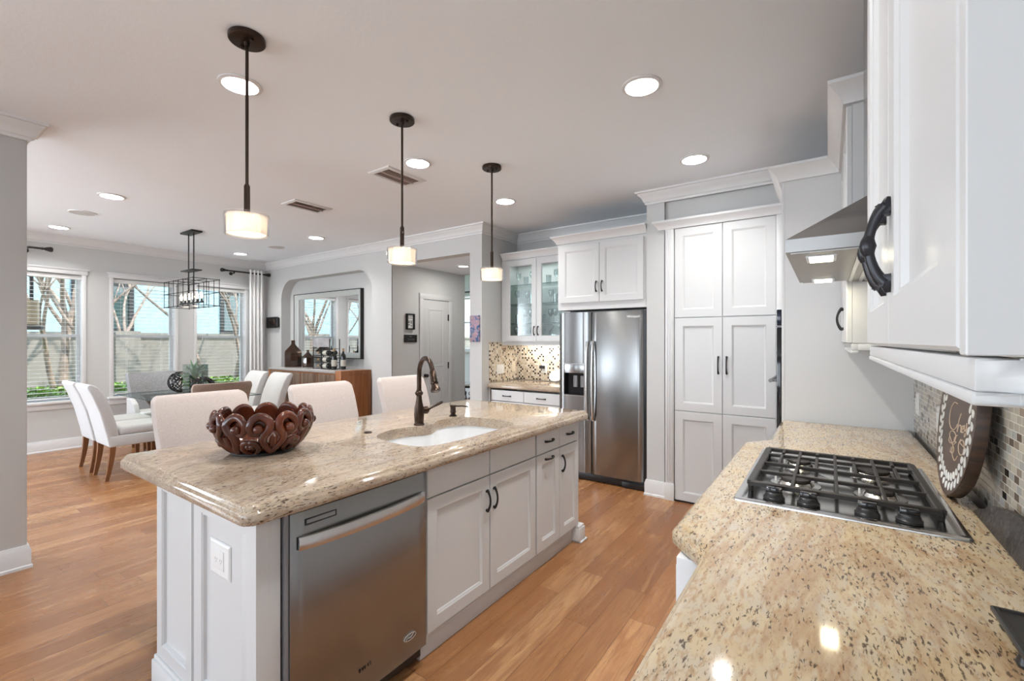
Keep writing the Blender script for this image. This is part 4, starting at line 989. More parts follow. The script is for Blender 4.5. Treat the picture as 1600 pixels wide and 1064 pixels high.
# =============== THINGS ON THE RANGE COUNTER ===============
ln = .10; O = (.30, 1.95, .9220)
BF = FR(O, (0, -1, 0), (math.sin(ln), 0, math.cos(ln)), (-math.cos(ln), 0, math.sin(ln)))
t = thing('wooden_sign', 'round dark wood slice sign with white leaf wreath and gold script', 'sign', O)
R0 = .235; n = 56; random.seed(3)
wob = [1+.012*math.sin(3*q*2*PI/n+1)+.008*math.sin(7*q*2*PI/n) for q in range(n)]
L = []
for k, c in ((.97, -.030), (1.0, -.026), (1.0, -.006), (.985, 0)):
    L.append([BF(R0*k*wob[q]*math.cos(2*PI*q/n), R0+R0*k*wob[q]*math.sin(2*PI*q/n), c) for q in range(n)])
b = MB().loft(L, (True, False)); link('bark_edge', b, 'bark', t, ang=60)
b = MB().loft([[BF(R0*.985*wob[q]*math.cos(2*PI*q/n), R0+R0*.985*wob[q]*math.sin(2*PI*q/n), c) for q in range(n)] for c in (-.002, .001)]); link('wood_face', b, 'board', t, ang=40)
b = MB()
for q in range(34):
    a = 2*PI*q/34+.05; 
    if abs(a-PI/2) < .16: continue
    for s in (-1, 1):
        r = .182+s*.013; aa = a+s*.04; cx, cy = .012+r*math.cos(aa), .228+r*math.sin(aa); dr_ = aa+PI/2+s*.75; l, w = .016, .0080
        P = [(cx+l*math.cos(dr_)*math.cos(g)-w*math.sin(dr_)*math.sin(g)*(1.2-.5*math.cos(g)), cy+l*math.sin(dr_)*math.cos(g)+w*math.cos(dr_)*math.sin(g)*(1.2-.5*math.cos(g))) for g in [2*PI*i/10 for i in range(10)]]
        b.prism(P, BF, .001, .0022)
link('leaf_wreath', b, 'paint_w', t, smooth=False)
ST = [[(0.0193, 0.2861), (-0.0204, 0.2867), (-0.0526, 0.2692), (-0.0627, 0.2458), (-0.0578, 0.2244), (-0.0318, 0.2065), (0.0091, 0.2041), (0.04, 0.2156), (0.0501, 0.2276)], [(0.0773, 0.2636), (0.062, 0.2398), (0.0582, 0.2056), (0.0665, 0.2225), (0.0851, 0.2306), (0.098, 0.2241), (0.0984, 0.2126), (0.1142, 0.2128)], [(0.1128, 0.22), (0.126, 0.2287), (0.1187, 0.2335), (0.1073, 0.2277), (0.1116, 0.2163), (0.1287, 0.2143), (0.1385, 0.2219)], [(0.1343, 0.2385), (0.1354, 0.2263), (0.1492, 0.2228), (0.1558, 0.2346), (0.1547, 0.2466), (0.1604, 0.2281), (0.1579, 0.2106), (0.1461, 0.2061), (0.1466, 0.216)], [(-0.0234, 0.178), (-0.0304, 0.1658), (-0.0023, 0.1602), (0.0432, 0.1742), (0.0517, 0.1915), (0.0237, 0.1997), (-0.0141, 0.1959), (-0.0264, 0.1818), (0.0176, 0.1641), (0.0511, 0.1496), (0.0391, 0.1366), (0.01, 0.1358), (0.0168, 0.1506)], [(0.0687, 0.1971), (0.04, 0.1841), (0.0394, 0.1735), (0.0645, 0.1747), (0.0328, 0.1591), (0.0333, 0.1353), (0.0735, 0.1206), (0.1015, 0.1396)], [(0.1131, 0.1925), (0.0963, 0.1742), (0.1093, 0.154), (0.1399, 0.1505), (0.1622, 0.1651), (0.1582, 0.1838), (0.132, 0.1936), (0.1108, 0.182), (0.1628, 0.1774), (0.1795, 0.175)]]
b = MB()
for st in ST: b.tube(crm([BF(x, y, .0015) for x, y in st], 5), .0016, 5)
link('script_lettering', b, 'paint_g', t)
# dark slate board and black stand at the right edge
b = MB(); n = 30; random.seed(8); SFm = FR((.345, 1.20, .9155), (0, 1, 0), (math.sin(.2), 0, math.cos(.2)), (-math.cos(.2), 0, math.sin(.2)))
pr = [(-.05, 0)] + [(.60, 0), (.585, .012)] + [(.585-.12*k/6+random.uniform(-.006, .006), .012+.050*k/6+random.uniform(-.003, .003)) for k in range(1, 7)] + [(.40-.1*k, .078+.008*math.sin(k)+random.uniform(-.004, .004)) for k in range(0, 5)]+[(-.05, .06)]
b.loft([[SFm(x, y, c) for x, y in pr] for c in (-.012, -.006, .004, .010)])
tag(link('slate_board', b, 'stone', bevel=.003, ang=70), 'rough dark slate board lying against the mosaic at the right edge', 'board')
t = thing('trivet_stand', 'black raised stand on small feet cut off by the bottom right corner', 'stand', (.33, 1.03, .9145))
F = FR((.234, .93, .94), (1, .02, 0), (-.02, 1, 0), (0, 0, 1))
link('plate', MB().nest(F, .095, .19, [(.002, -.006), (0, -.004), (0, .002), (.002, .004), (.008, .004), (.011, .001), (.02, .001)]), 'black', t)
for x, y in ((.243, .992), (.315, .94), (.250, 1.10), (.315, 1.10)):
    link('foot', MB().lathe([(.011, .9146), (.013, .920), (.008, .936), (0, .936)], (x, y, 0), 14), 'black', t)

# =============== PENDANTS ===============
def pendant():
    t = thing('pendant_light', 'x', 'pendant light', (0, 0, 0), None)
    link('canopy', MB().lathe([(.072, CZ-.002), (.074, CZ-.006), (.074, CZ-.022), (.070, CZ-.026), (.012, CZ-.028), (.010, CZ-.045), (0, CZ-.045)], (0, 0, 0), 36), 'bronze', t)
    for s in (-1, 1): link('canopy_screw', MB().lathe([(.008, CZ-.026), (.008, CZ-.034), (.005, CZ-.038), (0, CZ-.038)], (s*.042, .0, 0), 10), 'bronze', t)
    link('rod', MB().cyl((0, 0, 2.09), .0068, CZ-.04-2.09, 12), 'bronze', t)
    link('sleeve', MB().lathe([(.0125, 1.955), (.0125, 2.085), (.009, 2.094), (0, 2.094)], (0, 0, 0), 14), 'bronze', t)
    s = link('glass_shade', MB().lathe([(.086, 1.868), (.090, 1.872), (.0905, 1.957), (.088, 1.962), (.084, 1.962), (.0865, 1.955), (.086, 1.876)], (0, 0, 0), 40, caps=(False, False)).loft([[(.086*math.cos(2*PI*q/40), .086*math.sin(2*PI*q/40), 1.868) for q in range(40)], [(.0862*math.cos(2*PI*q/40), .0862*math.sin(2*PI*q/40), 1.876) for q in range(40)]], (False, False)), 'glass', t)
    link('frosted_diffuser', MB().lathe([(.078, 1.874), (.080, 1.950), (.0785, 1.950), (.0765, 1.8755), (.03, 1.8755), (0, 1.8755), (0, 1.874)], (0, 0, 0), 40, caps=(False, False)), 'frost', t, fix=False)
    link('shade_ring', MB().lathe([(.081, 1.949), (.084, 1.949), (.084, 1.954), (.012, 1.956), (.012, 1.951), (.081, 1.951)], (0, 0, 0), 40, caps=(False, False)), 'frost', t)
    link('bulb', MB().lathe([(.010, 1.945), (.014, 1.935), (.022, 1.915), (.018, 1.897), (0, 1.890)], (0, 0, 0), 16), 'bulb', t)
    return t
p0 = pendant(); PEND = [(-2.116, .986), (-2.118, 1.882), (-2.132, 2.795)]
PL = ['nearest and largest-looking bronze pendant with a round frosted glass shade', 'middle bronze pendant over the island, in front of the brown ceiling vent', 'farthest bronze pendant over the island, next to the glass cabinet']
for i, (x, y) in enumerate(PEND):
    if i == 0: p0.location = (x, y, 0); p0['label'] = PL[0]
    else: dup(p0, (x, y, 0), 0, PL[i])
    lamp('pendant_lamp', 'POINT', (x, y, 1.915), .45, (1, .84, .66), shadow_soft_size=.03)

# =============== BOWL ===============
t = thing('carved_bowl', 'glossy dark red-brown wooden bowl carved in open scrolls on the island', 'bowl', (-2.070, 1.036, .9145))
BX, BY, BZ = -2.070, 1.036, .9145
def bs(th, s, off=0):
    r = .112+(.196-.112)*math.sin(min(s, 1.12)*PI/2)**.85+off; z = .010+.150*s**1.2
    if s > .92: r -= (s-.92)*.06
    return Vector((BX+r*1.0*math.cos(th), BY+r*1.0*math.sin(th), BZ+z))
b = MB(); NM = 12
for m in range(NM):
    th0 = 2*PI*m/NM; sg = 1 if m % 2 == 0 else -1; wd = 2*PI/NM
    def P(a, s, off=0): return bs(th0+sg*a*wd, s, off)
    pts = [P(-.55, .02), P(-.42, .14), P(-.22, .30), (P(-.08, .46)), P(-.10, .62), P(-.26, .76), P(-.34, .90), P(-.20, 1.03), P(.06, 1.08), P(.30, 1.0), P(.40, .84), P(.30, .70), P(.12, .68), P(.03, .78)]
    pts = crm(pts, 4); k = len(pts); rs = [.0075+.0105*math.sin(PI*min(1, .15+.85*i/k))**.7 for i in range(k)]
    b.tube(pts, rs, 10, sq=.75)
    b.ball(P(.09, .80, .004), .0195, 12, 8)
    q = crm([P(.40, .03), P(.22, .12), P(.12, .26), P(.24, .42), P(.44, .46), P(.52, .34), P(.42, .26)], 4)
    b.tube(q, [.006+.007*math.sin(PI*(i+1)/(len(q)+1)) for i in range(len(q))], 8)
    b.ball(P(.42, .34, .004), .013, 10, 6)
    b.tube(crm([P(-.5, .62), P(-.46, .48), P(-.5, .34)], 3), .012, 8)
link('scroll_wall', b, 'bowl', t, ang=80)
b = MB(); NT = 96
# thin scalloped inner liner behind the scrolls: a lobed rim on each pair of scrolls
L = []
for s, off in ((.03, -.014), (.2, -.014), (.38, -.013)): L.append([bs(2*PI*q/NT, s, off) for q in range(NT)])
for s, off in ((.38, -.006), (.2, -.006), (.03, -.006)): L.append([bs(2*PI*q/NT, s, off) for q in range(NT)])
b.loft(L, (False, False), ring=True); link('inner_wall', b, 'bowl', t, ang=60)
b = MB()
for m in range(NM):
    th0 = 2*PI*m/NM
    for s0, s1 in ((1, 1),):
        L1 = []; L2 = []
        for q in range(13):
            a = PI*q/12; th = th0+math.cos(a)*.245; sv = .72+.33*math.sin(a)**.8
            L1.append(bs(th, sv, -.020)); L2.append(bs(th, sv, -.013))
        for q in range(13):
            a = PI*(12-q)/12; th = th0+math.cos(a)*.10; sv = .70+.05*math.sin(a)
            L1.append(bs(th, sv, -.020)); L2.append(bs(th, sv, -.013))
        b.loft([L1, L2])
link('rim_lobes', b, 'bowl', t, ang=40)
link('base_disc', MB().lathe([(.125, 0), (.129, .004), (.126, .010), (.118, .014), (0, .014)], (BX, BY, BZ), 40), 'iron', t)

# =============== COUNTER STOOLS ===============
def soft(name, mb, mat, par, bv=.02, seg=4): return link(name, mb, mat, par, bevel=bv, seg=seg, ang=70)
def stool():
    t = thing('counter_stool', 'x', 'stool', (0, 0, 0))
    F = FR((-.22, 0, 0), (1, 0, 0), (0, 0, 1), (0, 1, 0))
    # back panel, leaning away from the sitter (towards -Y)
    L = []
    for z, y0, th, hw in ((.60, -.17, .07, .205), (.75, -.195, .07, .212), (.90, -.225, .066, .219), (1.02, -.262, .060, .223), (1.095, -.285, .052, .221), (1.115, -.290, .040, .208), (1.122, -.291, .02, .195)):
        L.append([Vector(p) for p in ((-hw, y0, z), (-hw*.5, y0-.010, z), (hw*.5, y0-.010, z), (hw, y0, z), (hw, y0+th, z), (hw*.5, y0+th-.008, z), (-hw*.5, y0+th-.008, z), (-hw, y0+th, z))])
    link('backrest', MB().loft(L), 'cream', t, bevel=.010, seg=3, ang=50)
    soft('seat', MB().box(-.225, .225, -.19, .25, .56, .665), 'cream', t, .03)
    for x, y, tx, ty in ((-.195, .21, 0, 0), (.195, .21, 0, 0), (-.195, -.16, 0, -.06), (.195, -.16, 0, -.06)):
        L = [[Vector((x+tx*(1-k)+sx*w, y+ty*(1-k)+sy*w, z)) for sx, sy in ((-1, -1), (1, -1), (1, 1), (-1, 1))] for k, z, w in ((0, .0, .014), (1, .57, .022))]
        link('leg', MB().loft(L), 'darkleg', t, smooth=False)
    for (x0, x1, y0, y1, z) in ((-.19, .19, .20, .22, .20), (-.19, .19, -.20, -.18, .26), (-.205, -.185, -.18, .21, .23), (.185, .205, -.18, .21, .23)):
        link('stretcher', MB().box(x0, x1, y0, y1, z, z+.03), 'darkleg', t, smooth=False)
    return t
s0 = stool()
SL = ['cream upholstered counter stool behind the carved bowl, nearest the island end', 'cream upholstered counter stool in front of the wooden sideboard', 'cream upholstered counter stool just left of the faucet, farthest along']
for i, y in enumerate((1.06, 1.766, 2.455)):
    o = s0 if i == 0 else dup(s0, (0, 0, 0))
    o.location = (-2.515, y, 0); o.rotation_euler = (0, 0, -PI/2); o['label'] = SL[i]; o['group'] = 'counter stools along the island'
# =============== DINING ===============
def dining():
    t = thing('dining_chair', 'x', 'chair', (0, 0, 0))
    prof = [(-.265, .335), (-.285, .45), (-.335, .68), (-.395, .86), (-.432, .945), (-.425, .972), (-.395, .975), (-.350, .945), (-.300, .86), (-.255, .74), (-.215, .60), (-.195, .50), (-.175, .40), (-.175, .335)]
    link('backrest', MB().prism(prof, FR((0, 0, 0), (0, 1, 0), (0, 0, 1), (1, 0, 0)), -.222, .222), 'pale', t, bevel=.016, seg=3, ang=55)
    link('seat_apron', MB().box(-.225, .225, -.262, .255, .335, .445), 'pale', t, bevel=.012, seg=3, ang=50)
    soft('seat_cushion', MB().box(-.222, .222, -.19, .262, .440, .535), 'pale', t, .035)
    for x in (-.195, .195):
        for y, dy, s in ((-.235, -.045, -1), (.225, 0, 1)):
            L = []
            for k in range(6):
                u = k/5; z = .336*u; w = .015+.009*u; yy = y+dy*(1-u)**1.6
                L.append([Vector((x-w, yy-w, z)), Vector((x+w, yy-w, z)), Vector((x+w, yy+w, z)), Vector((x-w, yy+w, z))])
            link('leg', MB().loft(L), 'leg', t, ang=30)
    return t
d0 = dining()
CH = [(-6.11, 1.70, 0, 'pale grey dining chair on the near side of the table, nearer the island'), (-6.645, 1.70, 0, 'pale grey dining chair on the near side of the table, nearer the windows'),
      (-6.10, 2.90, PI, 'pale upholstered dining chair on the sideboard side, nearer the cream stools'), (-6.72, 2.90, PI, 'pale upholstered dining chair on the sideboard side, nearer the white curtain')]
for i, (x, y, r, lb) in enumerate(CH):
    o = d0 if i == 0 else dup(d0, (0, 0, 0)); o.location = (x, y, 0); o.rotation_euler = (0, 0, r); o['label'] = lb; o['group'] = 'upholstered dining chairs along the table sides'
def headchair(name, label, mat, zt, loc, r):
    t = thing(name, label, 'chair', (0, 0, 0))
    L = []
    for z, w, k in ((.42, .245, 0), (.62, .262, .2), (.80, .282, .6), (zt-.05, .298, 1), (zt-.012, .292, 1), (zt, .275, 1)):
        th = .075 if z < zt-.02 else .05; row = []; m = 8
        for q in range(m+1): a = -1+2*q/m; row.append(Vector((a*w, -.235-.055*k+.06*a*a*.9, z)))
        for q in range(m+1): a = 1-2*q/m; row.append(Vector((a*(w-.012), -.235-.055*k+th+.06*a*a*.9, z)))
        L.append(row)
    link('backrest', MB().loft(L), mat, t, bevel=.008, seg=2, ang=50)
    soft('seat', MB().box(-.25, .25, -.22, .27, .36, .50), mat if mat != 'gry' else 'pale', t, .03)
    for s in (-1, 1):
        b = MB().prism([(-.20, .40), (-.20, .66), (-.06, .655), (.06, .60), (.12, .50), (.13, .40)], FR((s*.265, 0, 0), (0, 1, 0), (0, 0, 1), (1, 0, 0)), -.028, .028)
        link('arm', b, mat if mat != 'gry' else 'pale', t, bevel=.012, seg=3, ang=55)
    for x in (-.22, .22):
        for y in (-.20, .22): link('leg', MB().loft([[Vector((x+sx*w, y+sy*w, z)) for sx, sy in ((-1, -1), (1, -1), (1, 1), (-1, 1))] for z, w in ((0, .014), (.365, .022))]), 'leg', t, smooth=False)
    t.location = loc; t.rotation_euler = (0, 0, r); return t
headchair('head_chair', 'mid-grey tweed chair at the head of the table under the middle window', 'gry', .985, (-7.30, 2.29, 0), -PI/2)
headchair('head_chair', 'brown taupe upholstered chair at the table end, behind the first cream stool', 'taupe', .95, (-5.62, 2.27, 0), PI/2)
t = thing('dining_table', 'rectangular glass-topped dining table with dark legs', 'table', (-6.38, 2.3, 0))
link('glass_top', MB().nest(FR((-7.10, 1.80, .748), (1, 0, 0), (0, 1, 0), (0, 0, 1)), 1.44, 1.0, [(.003, 0), (0, .003), (0, .009), (.003, .012)]), thin_glass('table_glass', (.90, .96, .95), .06), t)
link('glass_edge', MB().nest(FR((-7.10, 1.80, .748), (1, 0, 0), (0, 1, 0), (0, 0, 1)), 1.44, 1.0, [(-.001, .002), (-.001, .010), (.001, .010), (.001, .002)], ring=True), 'edge', t, smooth=False)
for x in (-6.85, -5.93):
    b = MB()
    for s in (-1, 1): b.loft([[Vector((x+a*.03, 2.3+s*y+c*.03, z)) for a, c in ((-1, -1), (1, -1), (1, 1), (-1, 1))] for y, z in ((.30, 0), (.06, .37), (.30, .744))])
    b.box(x-.028, x+.028, 1.98, 2.62, .72, .746); link('trestle', b, 'darkleg', t, smooth=False)
link('stretcher', MB().box(-6.85, -5.93, 2.275, 2.325, .34, .40), 'darkleg', t)
# wire spheres and planter
def orb(c, r, label, seed):
    random.seed(seed); b = MB()
    for k in range(15):
        ax = Vector((random.gauss(0, 1), random.gauss(0, 1), random.gauss(0, 1))).normalized(); u = ax.orthogonal().normalized(); w = ax.cross(u); h = random.uniform(-.55, .55); rr = math.sqrt(1-h*h)
        b.tube([Vector(c)+(ax*h+u*rr*math.cos(2*PI*q/26)+w*rr*math.sin(2*PI*q/26))*(r-.007) for q in range(26)], .0062, 6, True)
    return tag(link('wire_sphere', b, 'gloss_black'), label, 'decor')
orb((-6.60, 2.29, .760+.135), .135, 'larger black woven wire sphere on the glass table, left of the plant', 3); orb((-5.90, 2.27, .760+.118), .118, 'black woven wire sphere half hidden behind the brown chair back', 9)
t = thing('glass_planter', 'clear glass vase holding a green succulent on the dining table', 'planter', (-6.24, 2.32, .761))
b = MB().nest(FR((-6.35, 2.22, .7605), (1, 0, 0), (0, 1, 0), (0, 0, 1)), .20, .20, [(0, 0), (0, .36), (.006, .36), (.006, .008)], ring=False); link('glass_box', b, 'ware', t, smooth=False)
random.seed(5); b = MB()
for k in range(30):
    a = random.uniform(0, 2*PI); e = random.uniform(.25, 1.45); ln_ = random.uniform(.10, .19); c = Vector((-6.25, 2.32, .93+.10*random.random()))
    d = Vector((math.cos(a)*math.cos(e), math.sin(a)*math.cos(e), math.sin(e))); s = d.cross(Vector((0, 0, 1))).normalized(); nrm = s.cross(d)
    L = []
    for q in range(6):
        u = q/5; w = .026*math.sin(PI*min(1, .2+.8*u)); m = c+d*ln_*u+nrm*.02*u*u
        L.append([m-s*w, m-nrm*w*.3, m+s*w, m+nrm*w*.12])
    b.loft(L)
b.tube([(-6.25, 2.32, .78), (-6.25, 2.32, 1.0)], .012, 8)
link('succulent_leaves', b, 'leaf', t)
link('pebble_fill', MB().lathe([(.085, .772), (.088, .80), (.07, .815), (0, .82)], (-6.25, 2.32, 0), 20), 'stone', t)
# chandelier
t = thing('chandelier', 'black open cage rectangular chandelier with candle lamps over the dining table', 'chandelier', (-6.46, 2.353, 1.8))
cx, cy = -6.46, 2.353
link('canopy', MB().box(cx-.17, cx+.17, cy-.06, cy+.06, CZ-.022, CZ-.001), 'iron', t, bevel=.004)
for s in (-1, 1): link('stem', MB().cyl((cx+s*.075, cy, 1.86), .007, CZ-.02-1.86, 10), 'iron', t)
link('stem_plate', MB().box(cx-.17, cx+.17, cy-.055, cy+.055, 2.262, 2.276), 'iron', t, bevel=.002)
b = MB(); hx, hy, za, zb, zm = .435, .137, 1.825, 2.138, 1.985; r = .0042
def line(p, q, rr=r): b.tube([p, q], rr, 6)
for z in (za, zm, zb):
    for s in (-1, 1): line((cx-hx, cy+s*hy, z), (cx+hx, cy+s*hy, z)); line((cx+s*hx, cy-hy, z), (cx+s*hx, cy+hy, z))
for k in range(7):
    x = cx-hx+2*hx*k/6
    for s in (-1, 1): line((x, cy+s*hy, za), (x, cy+s*hy, zb))
    if k % 2 == 0: line((x, cy-hy, zb), (x, cy+hy, zb)); line((x, cy-hy, za), (x, cy+hy, za))
for s in (-1, 1): line((cx+s*hx, cy, za), (cx+s*hx, cy, zb)); line((cx-hx, cy+s*hy*.0, zb), (cx+hx, cy, zb)); 
for s in (-1, 1):
    line((cx+s*.30, cy-hy*.45, zb-.05), (cx+s*.05, cy-hy*.45, zb-.05), .003)
for x in [cx-hx+2*hx*k/6 for k in range(7)]:
    for s in (-1, 1):
        for z in (za, zm, zb): b.ball((x, cy+s*hy, z), .0085, 8, 6)
link('cage', b, 'iron', t)
link('lamp_bar', MB().box(cx-.34, cx+.34, cy-.012, cy+.012, 1.862, 1.874), 'iron', t)
for k in range(6):
    x = cx-.30+.12*k
    c = link('candle_socket', MB().lathe([(.018, 1.874), (.018, 1.880), (.010, 1.884), (.010, 1.915), (0, 1.915)], (x, cy, 0), 12), 'iron', t)
    link('bulb', MB().lathe([(.008, 1.915), (.013, 1.935), (.014, 1.955), (.006, 1.985), (0, 1.995)], (x, cy, 0), 12), 'bulb', c)
lamp('chandelier_lamp', 'AREA', (cx, cy, 1.84), 5, (1, .85, .65), (0, 0, 0), shape='RECTANGLE', size=.6, size_y=.05)
# sideboard
t = thing('sideboard', 'walnut sideboard with greyed top and striped slat doors under the mirror', 'sideboard', (-6.35, 3.98, 0))
b = MB().box(-7.28, -5.415, 3.745, 4.20, .06, .955); link('case', b, 'side', t, bevel=.002)
link('top', MB().box(-7.30, -5.535, 3.725, 4.21, .955, .992), 'sidetop', t, bevel=.003)  # grey stands for room reflections, painted into the top's colour
b = MB().box(-5.535, -5.41, 3.725, 4.215, .0, .992); link('end_post', b, 'side', t, bevel=.004)
link('end_frame', MB().nest(FX(-5.41), .49, .99, [(0, 0), (0, .012), (.06, .012), (.064, .003), (.07, .002)], a=3.725, b=.0), 'side', t)
link('left_post', MB().box(-7.30, -7.24, 3.725, 4.21, 0, .955), 'side', t)
F = FY(3.745)
for k in range(4):
    a = -7.235+k*.427; p = MB().box(a, a+.42, .08, .945, 0, .012, F); d_ = link('slat_door', p, 'side', t)
    b = MB()
    for q in range(20): b.box(a+.01+q*.0203, a+.022+q*.0203, .09, .935, .012, .020, F)
    link('slats', b, 'slat', d_, smooth=False)
# mirror
F = FR((0, YN-.001, 0), (1, 0, 0), (0, 0, 1), (0, -1, 0))
t = thing('wall_mirror', 'large rectangular mirror with silver inner and black outer frame in the niche', 'mirror', (-6.53, YN-.02, 1.136))
link('outer_frame', MB().nest(F, 1.80, 1.046, [(0, 0), (0, .055), (.012, .055), (.012, .0)], ring=True, a=-7.43, b=1.136), 'iron', t, smooth=False)
link('inner_frame', MB().nest(F, 1.776, 1.022, [(.0, .0), (0, .052), (.012, .050), (.075, .030), (.08, .026), (.08, 0)], ring=True, a=-7.418, b=1.148), 'silver', t, ang=25)
link('mirror_glass', MB().box(-7.34, -5.72, 1.226, 2.092, .015, .020, F), 'mirror', t, smooth=False)
# vases, wine rack, bottles
def vase(x, y, h, r, label):
    b = MB().lathe([(r*.97, 0), (r, .01), (r, h*.52), (r*.94, h*.60), (r*.45, h*.76), (r*.23, h*.86), (r*.22, h*.97), (r*.27, h), (r*.22, h), (r*.18, h*.97), (r*.19, h*.86), (r*.40, h*.76), (r*.9, h*.6), (r*.96, h*.52), (r*.96, .02), (0, .015)], (x, y, .9925), 8)
    return tag(link('bottle_vase', b, 'smoke', ang=30), label, 'vase')
vase(-7.03, 3.98, .42, .13, 'tall faceted smoky brown bottle vase at the left end of the sideboard'); vase(-6.78, 4.08, .27, .085, 'smaller faceted smoky brown bottle vase beside the tall one')
t = thing('wine_rack', 'black metal wine rack with a grey wood header on the sideboard', 'wine rack', (-6.0, 3.95, .9925))
b = MB(); X0, X1, Yf, Yb = -6.27, -5.86, 3.86, 4.02
for x in (X0, -6.065, X1):
    for y in (Yf, Yb): b.box(x-.005, x+.005, y-.005, y+.005, .9925, 1.43 if x == X1 else 1.33)
for z in (.995, 1.085, 1.185, 1.285):
    for y in (Yf, Yb): b.box(X0, X1, y-.003, y+.003, z, z+.006)
    for x in (X0, -6.065, X1): b.box(x-.003, x+.003, Yf, Yb, z, z+.006)
link('frame', b, 'iron', t, smooth=False)
link('header_board', MB().box(X0-.01, X1-.005, Yf-.006, Yf+.012, 1.315, 1.44), simple('grey_weathered_board', (.33, .32, .33), .7, var=.25), t)
bp = [(.0, 0), (.034, .003), (.0375, .012), (.0375, .185), (.034, .205), (.016, .235), (.0135, .250), (.0135, .292), (.0155, .294), (.0155, .302), (0, .302)]
def bottle(O, ax, label, group=None):
    ax = Vector(ax); u = ax.orthogonal().normalized(); F = FR(O, u, ax.cross(u), ax)
    t = thing('wine_bottle', label, 'bottle', O, group)
    link('glass_body', MB().lathe(bp, n=16, F=F), 'wine', t)
    link('label', MB().lathe([(.0378, .05), (.0378, .14)], n=16, F=F, caps=(False, False)), 'label', t)
    link('capsule', MB().lathe([(.0139, .262), (.0139, .290), (.0159, .293), (.0159, .3025), (0, .3028)], n=12, F=F, caps=(False, False)), 'cork', t)
rows = [('bottom', 1.001), ('middle', 1.091), ('top', 1.191)]
for nm, z in rows:
    for k, y in enumerate((3.895, 3.982)):
        bottle((-5.90, y, z+.038), (-1, 0, 0), 'dark wine bottle lying in the %s row of the wine rack, %s side' % (nm, 'near' if k == 0 else 'wall'))
bottle((-5.785, 3.88, .9925), (0, 0, 1), 'dark wine bottle with pale label standing right of the wine rack'); bottle((-5.70, 3.97, .9925), (0, 0, 1), 'dark bottle standing nearest the sideboard right end')
# plaque left of the niche, hall pictures, column canvas
b = MB(); F = FY(YW)
b.nest(F, .37, .19, [(.02, 0), (.01, .03), (0, .045), (.012, .055), (.03, .055), (.045, .048)], a=-8.03, b=1.625)
t = thing('wall_plaque', 'small dark oblong wall plaque between the curtain and the niche', 'plaque', (-7.85, YW-.03, 1.625)); link('body', b, 'iron', t)
link('bronze_inset', MB().nest(F, .20, .10, [(0, .048), (.01, .053), (.03, .053)], a=-7.945, b=1.67), 'bronze_w', t)
F = FX(-4.82)
t = thing('picture_frame', 'small black-framed print on the grey hall wall above the black sign', 'picture', (-4.80, 4.42, 1.56))
link('frame', MB().nest(F, .145, .222, [(0, 0), (0, .035), (.018, .035), (.018, .010), (.02, .010)], ring=False, a=4.345, b=1.562), 'iron', t, smooth=False)
link('print', MB().box(4.364, 4.471, 1.581, 1.766, .010, .013, F), 'plate', t, smooth=False)
b = MB()
for a, z, w, h in ((.02, .135, .07, .012), (.02, .105, .075, .004), (.02, .07, .03, .03), (.064, .062, .024, .042), (.02, .038, .03, .018), (.064, .025, .022, .022)): b.box(4.364+a, 4.364+a+w, 1.581+z, 1.581+z+h, .013, .0145, F)
link('printed_blocks', b, 'grey_pl', t, smooth=False)
t = thing('wall_sign', 'wide black sign with faint pale lettering below the framed print in the hall', 'sign', (-4.81, 4.42, 1.385))
link('board', MB().box(4.315, 4.545, 1.385, 1.49, .001, .018, F), 'iron', t, bevel=.002)
b = MB(); b.tube([F(4.40+.006*k, 1.462+.004*math.sin(k*2.1), .019) for k in range(9)], .0014, 5)
for q in range(2): b.tube([F(4.365+.006*k, 1.430-.016*q+.004*math.sin(k*1.9+q), .019) for k in range(22)], .0010, 5)
link('lettering', b, 'silver', t)
tag(link('canvas_painting', MB().box(-3.445, -3.305, 1.392, 1.698, .001, .022, FY(YW)), 'art', bevel=.002), 'narrow floral canvas in blue, pink and green on the pillar by the hall', 'painting')
# side table in the far room
t = thing('side_table', 'white-topped wrought iron scroll side table in the bright room past the hall', 'table', (-5.42, 6.35, 0))
link('top', MB().lathe([(.0, .60), (.22, .60), (.23, .606), (.23, .625), (.22, .632), (0, .632)], (-5.42, 6.35, 0), 28), 'porcelain', t)
link('apron_ring', MB().lathe([(.19, .565), (.215, .565), (.215, .60), (.19, .60)], (-5.42, 6.35, 0), 28, caps=(False, False)), 'iron', t)
for k in range(3):
    a = 2*PI*k/3+.4; d_ = Vector((math.cos(a), math.sin(a), 0)); c = Vector((-5.42, 6.35, 0))
    link('leg', MB().tube(crm([c+d_*.19+Vector((0, 0, .57)), c+d_*.16+Vector((0, 0, .47)), c+d_*.05+Vector((0, 0, .36)), c+d_*.06+Vector((0, 0, .22)), c+d_*.17+Vector((0, 0, .10)), c+d_*.21+Vector((0, 0, .012))], 5), .011, 8), 'iron', t)
    link('scroll', MB().tube(crm([c+d_*(.05+.006*q)*1.0+d_*(.035*math.cos(q*.7))+Vector((0, 0, .44+.035*math.sin(q*.7))) for q in range(9)], 3), .007, 6), 'iron', t)

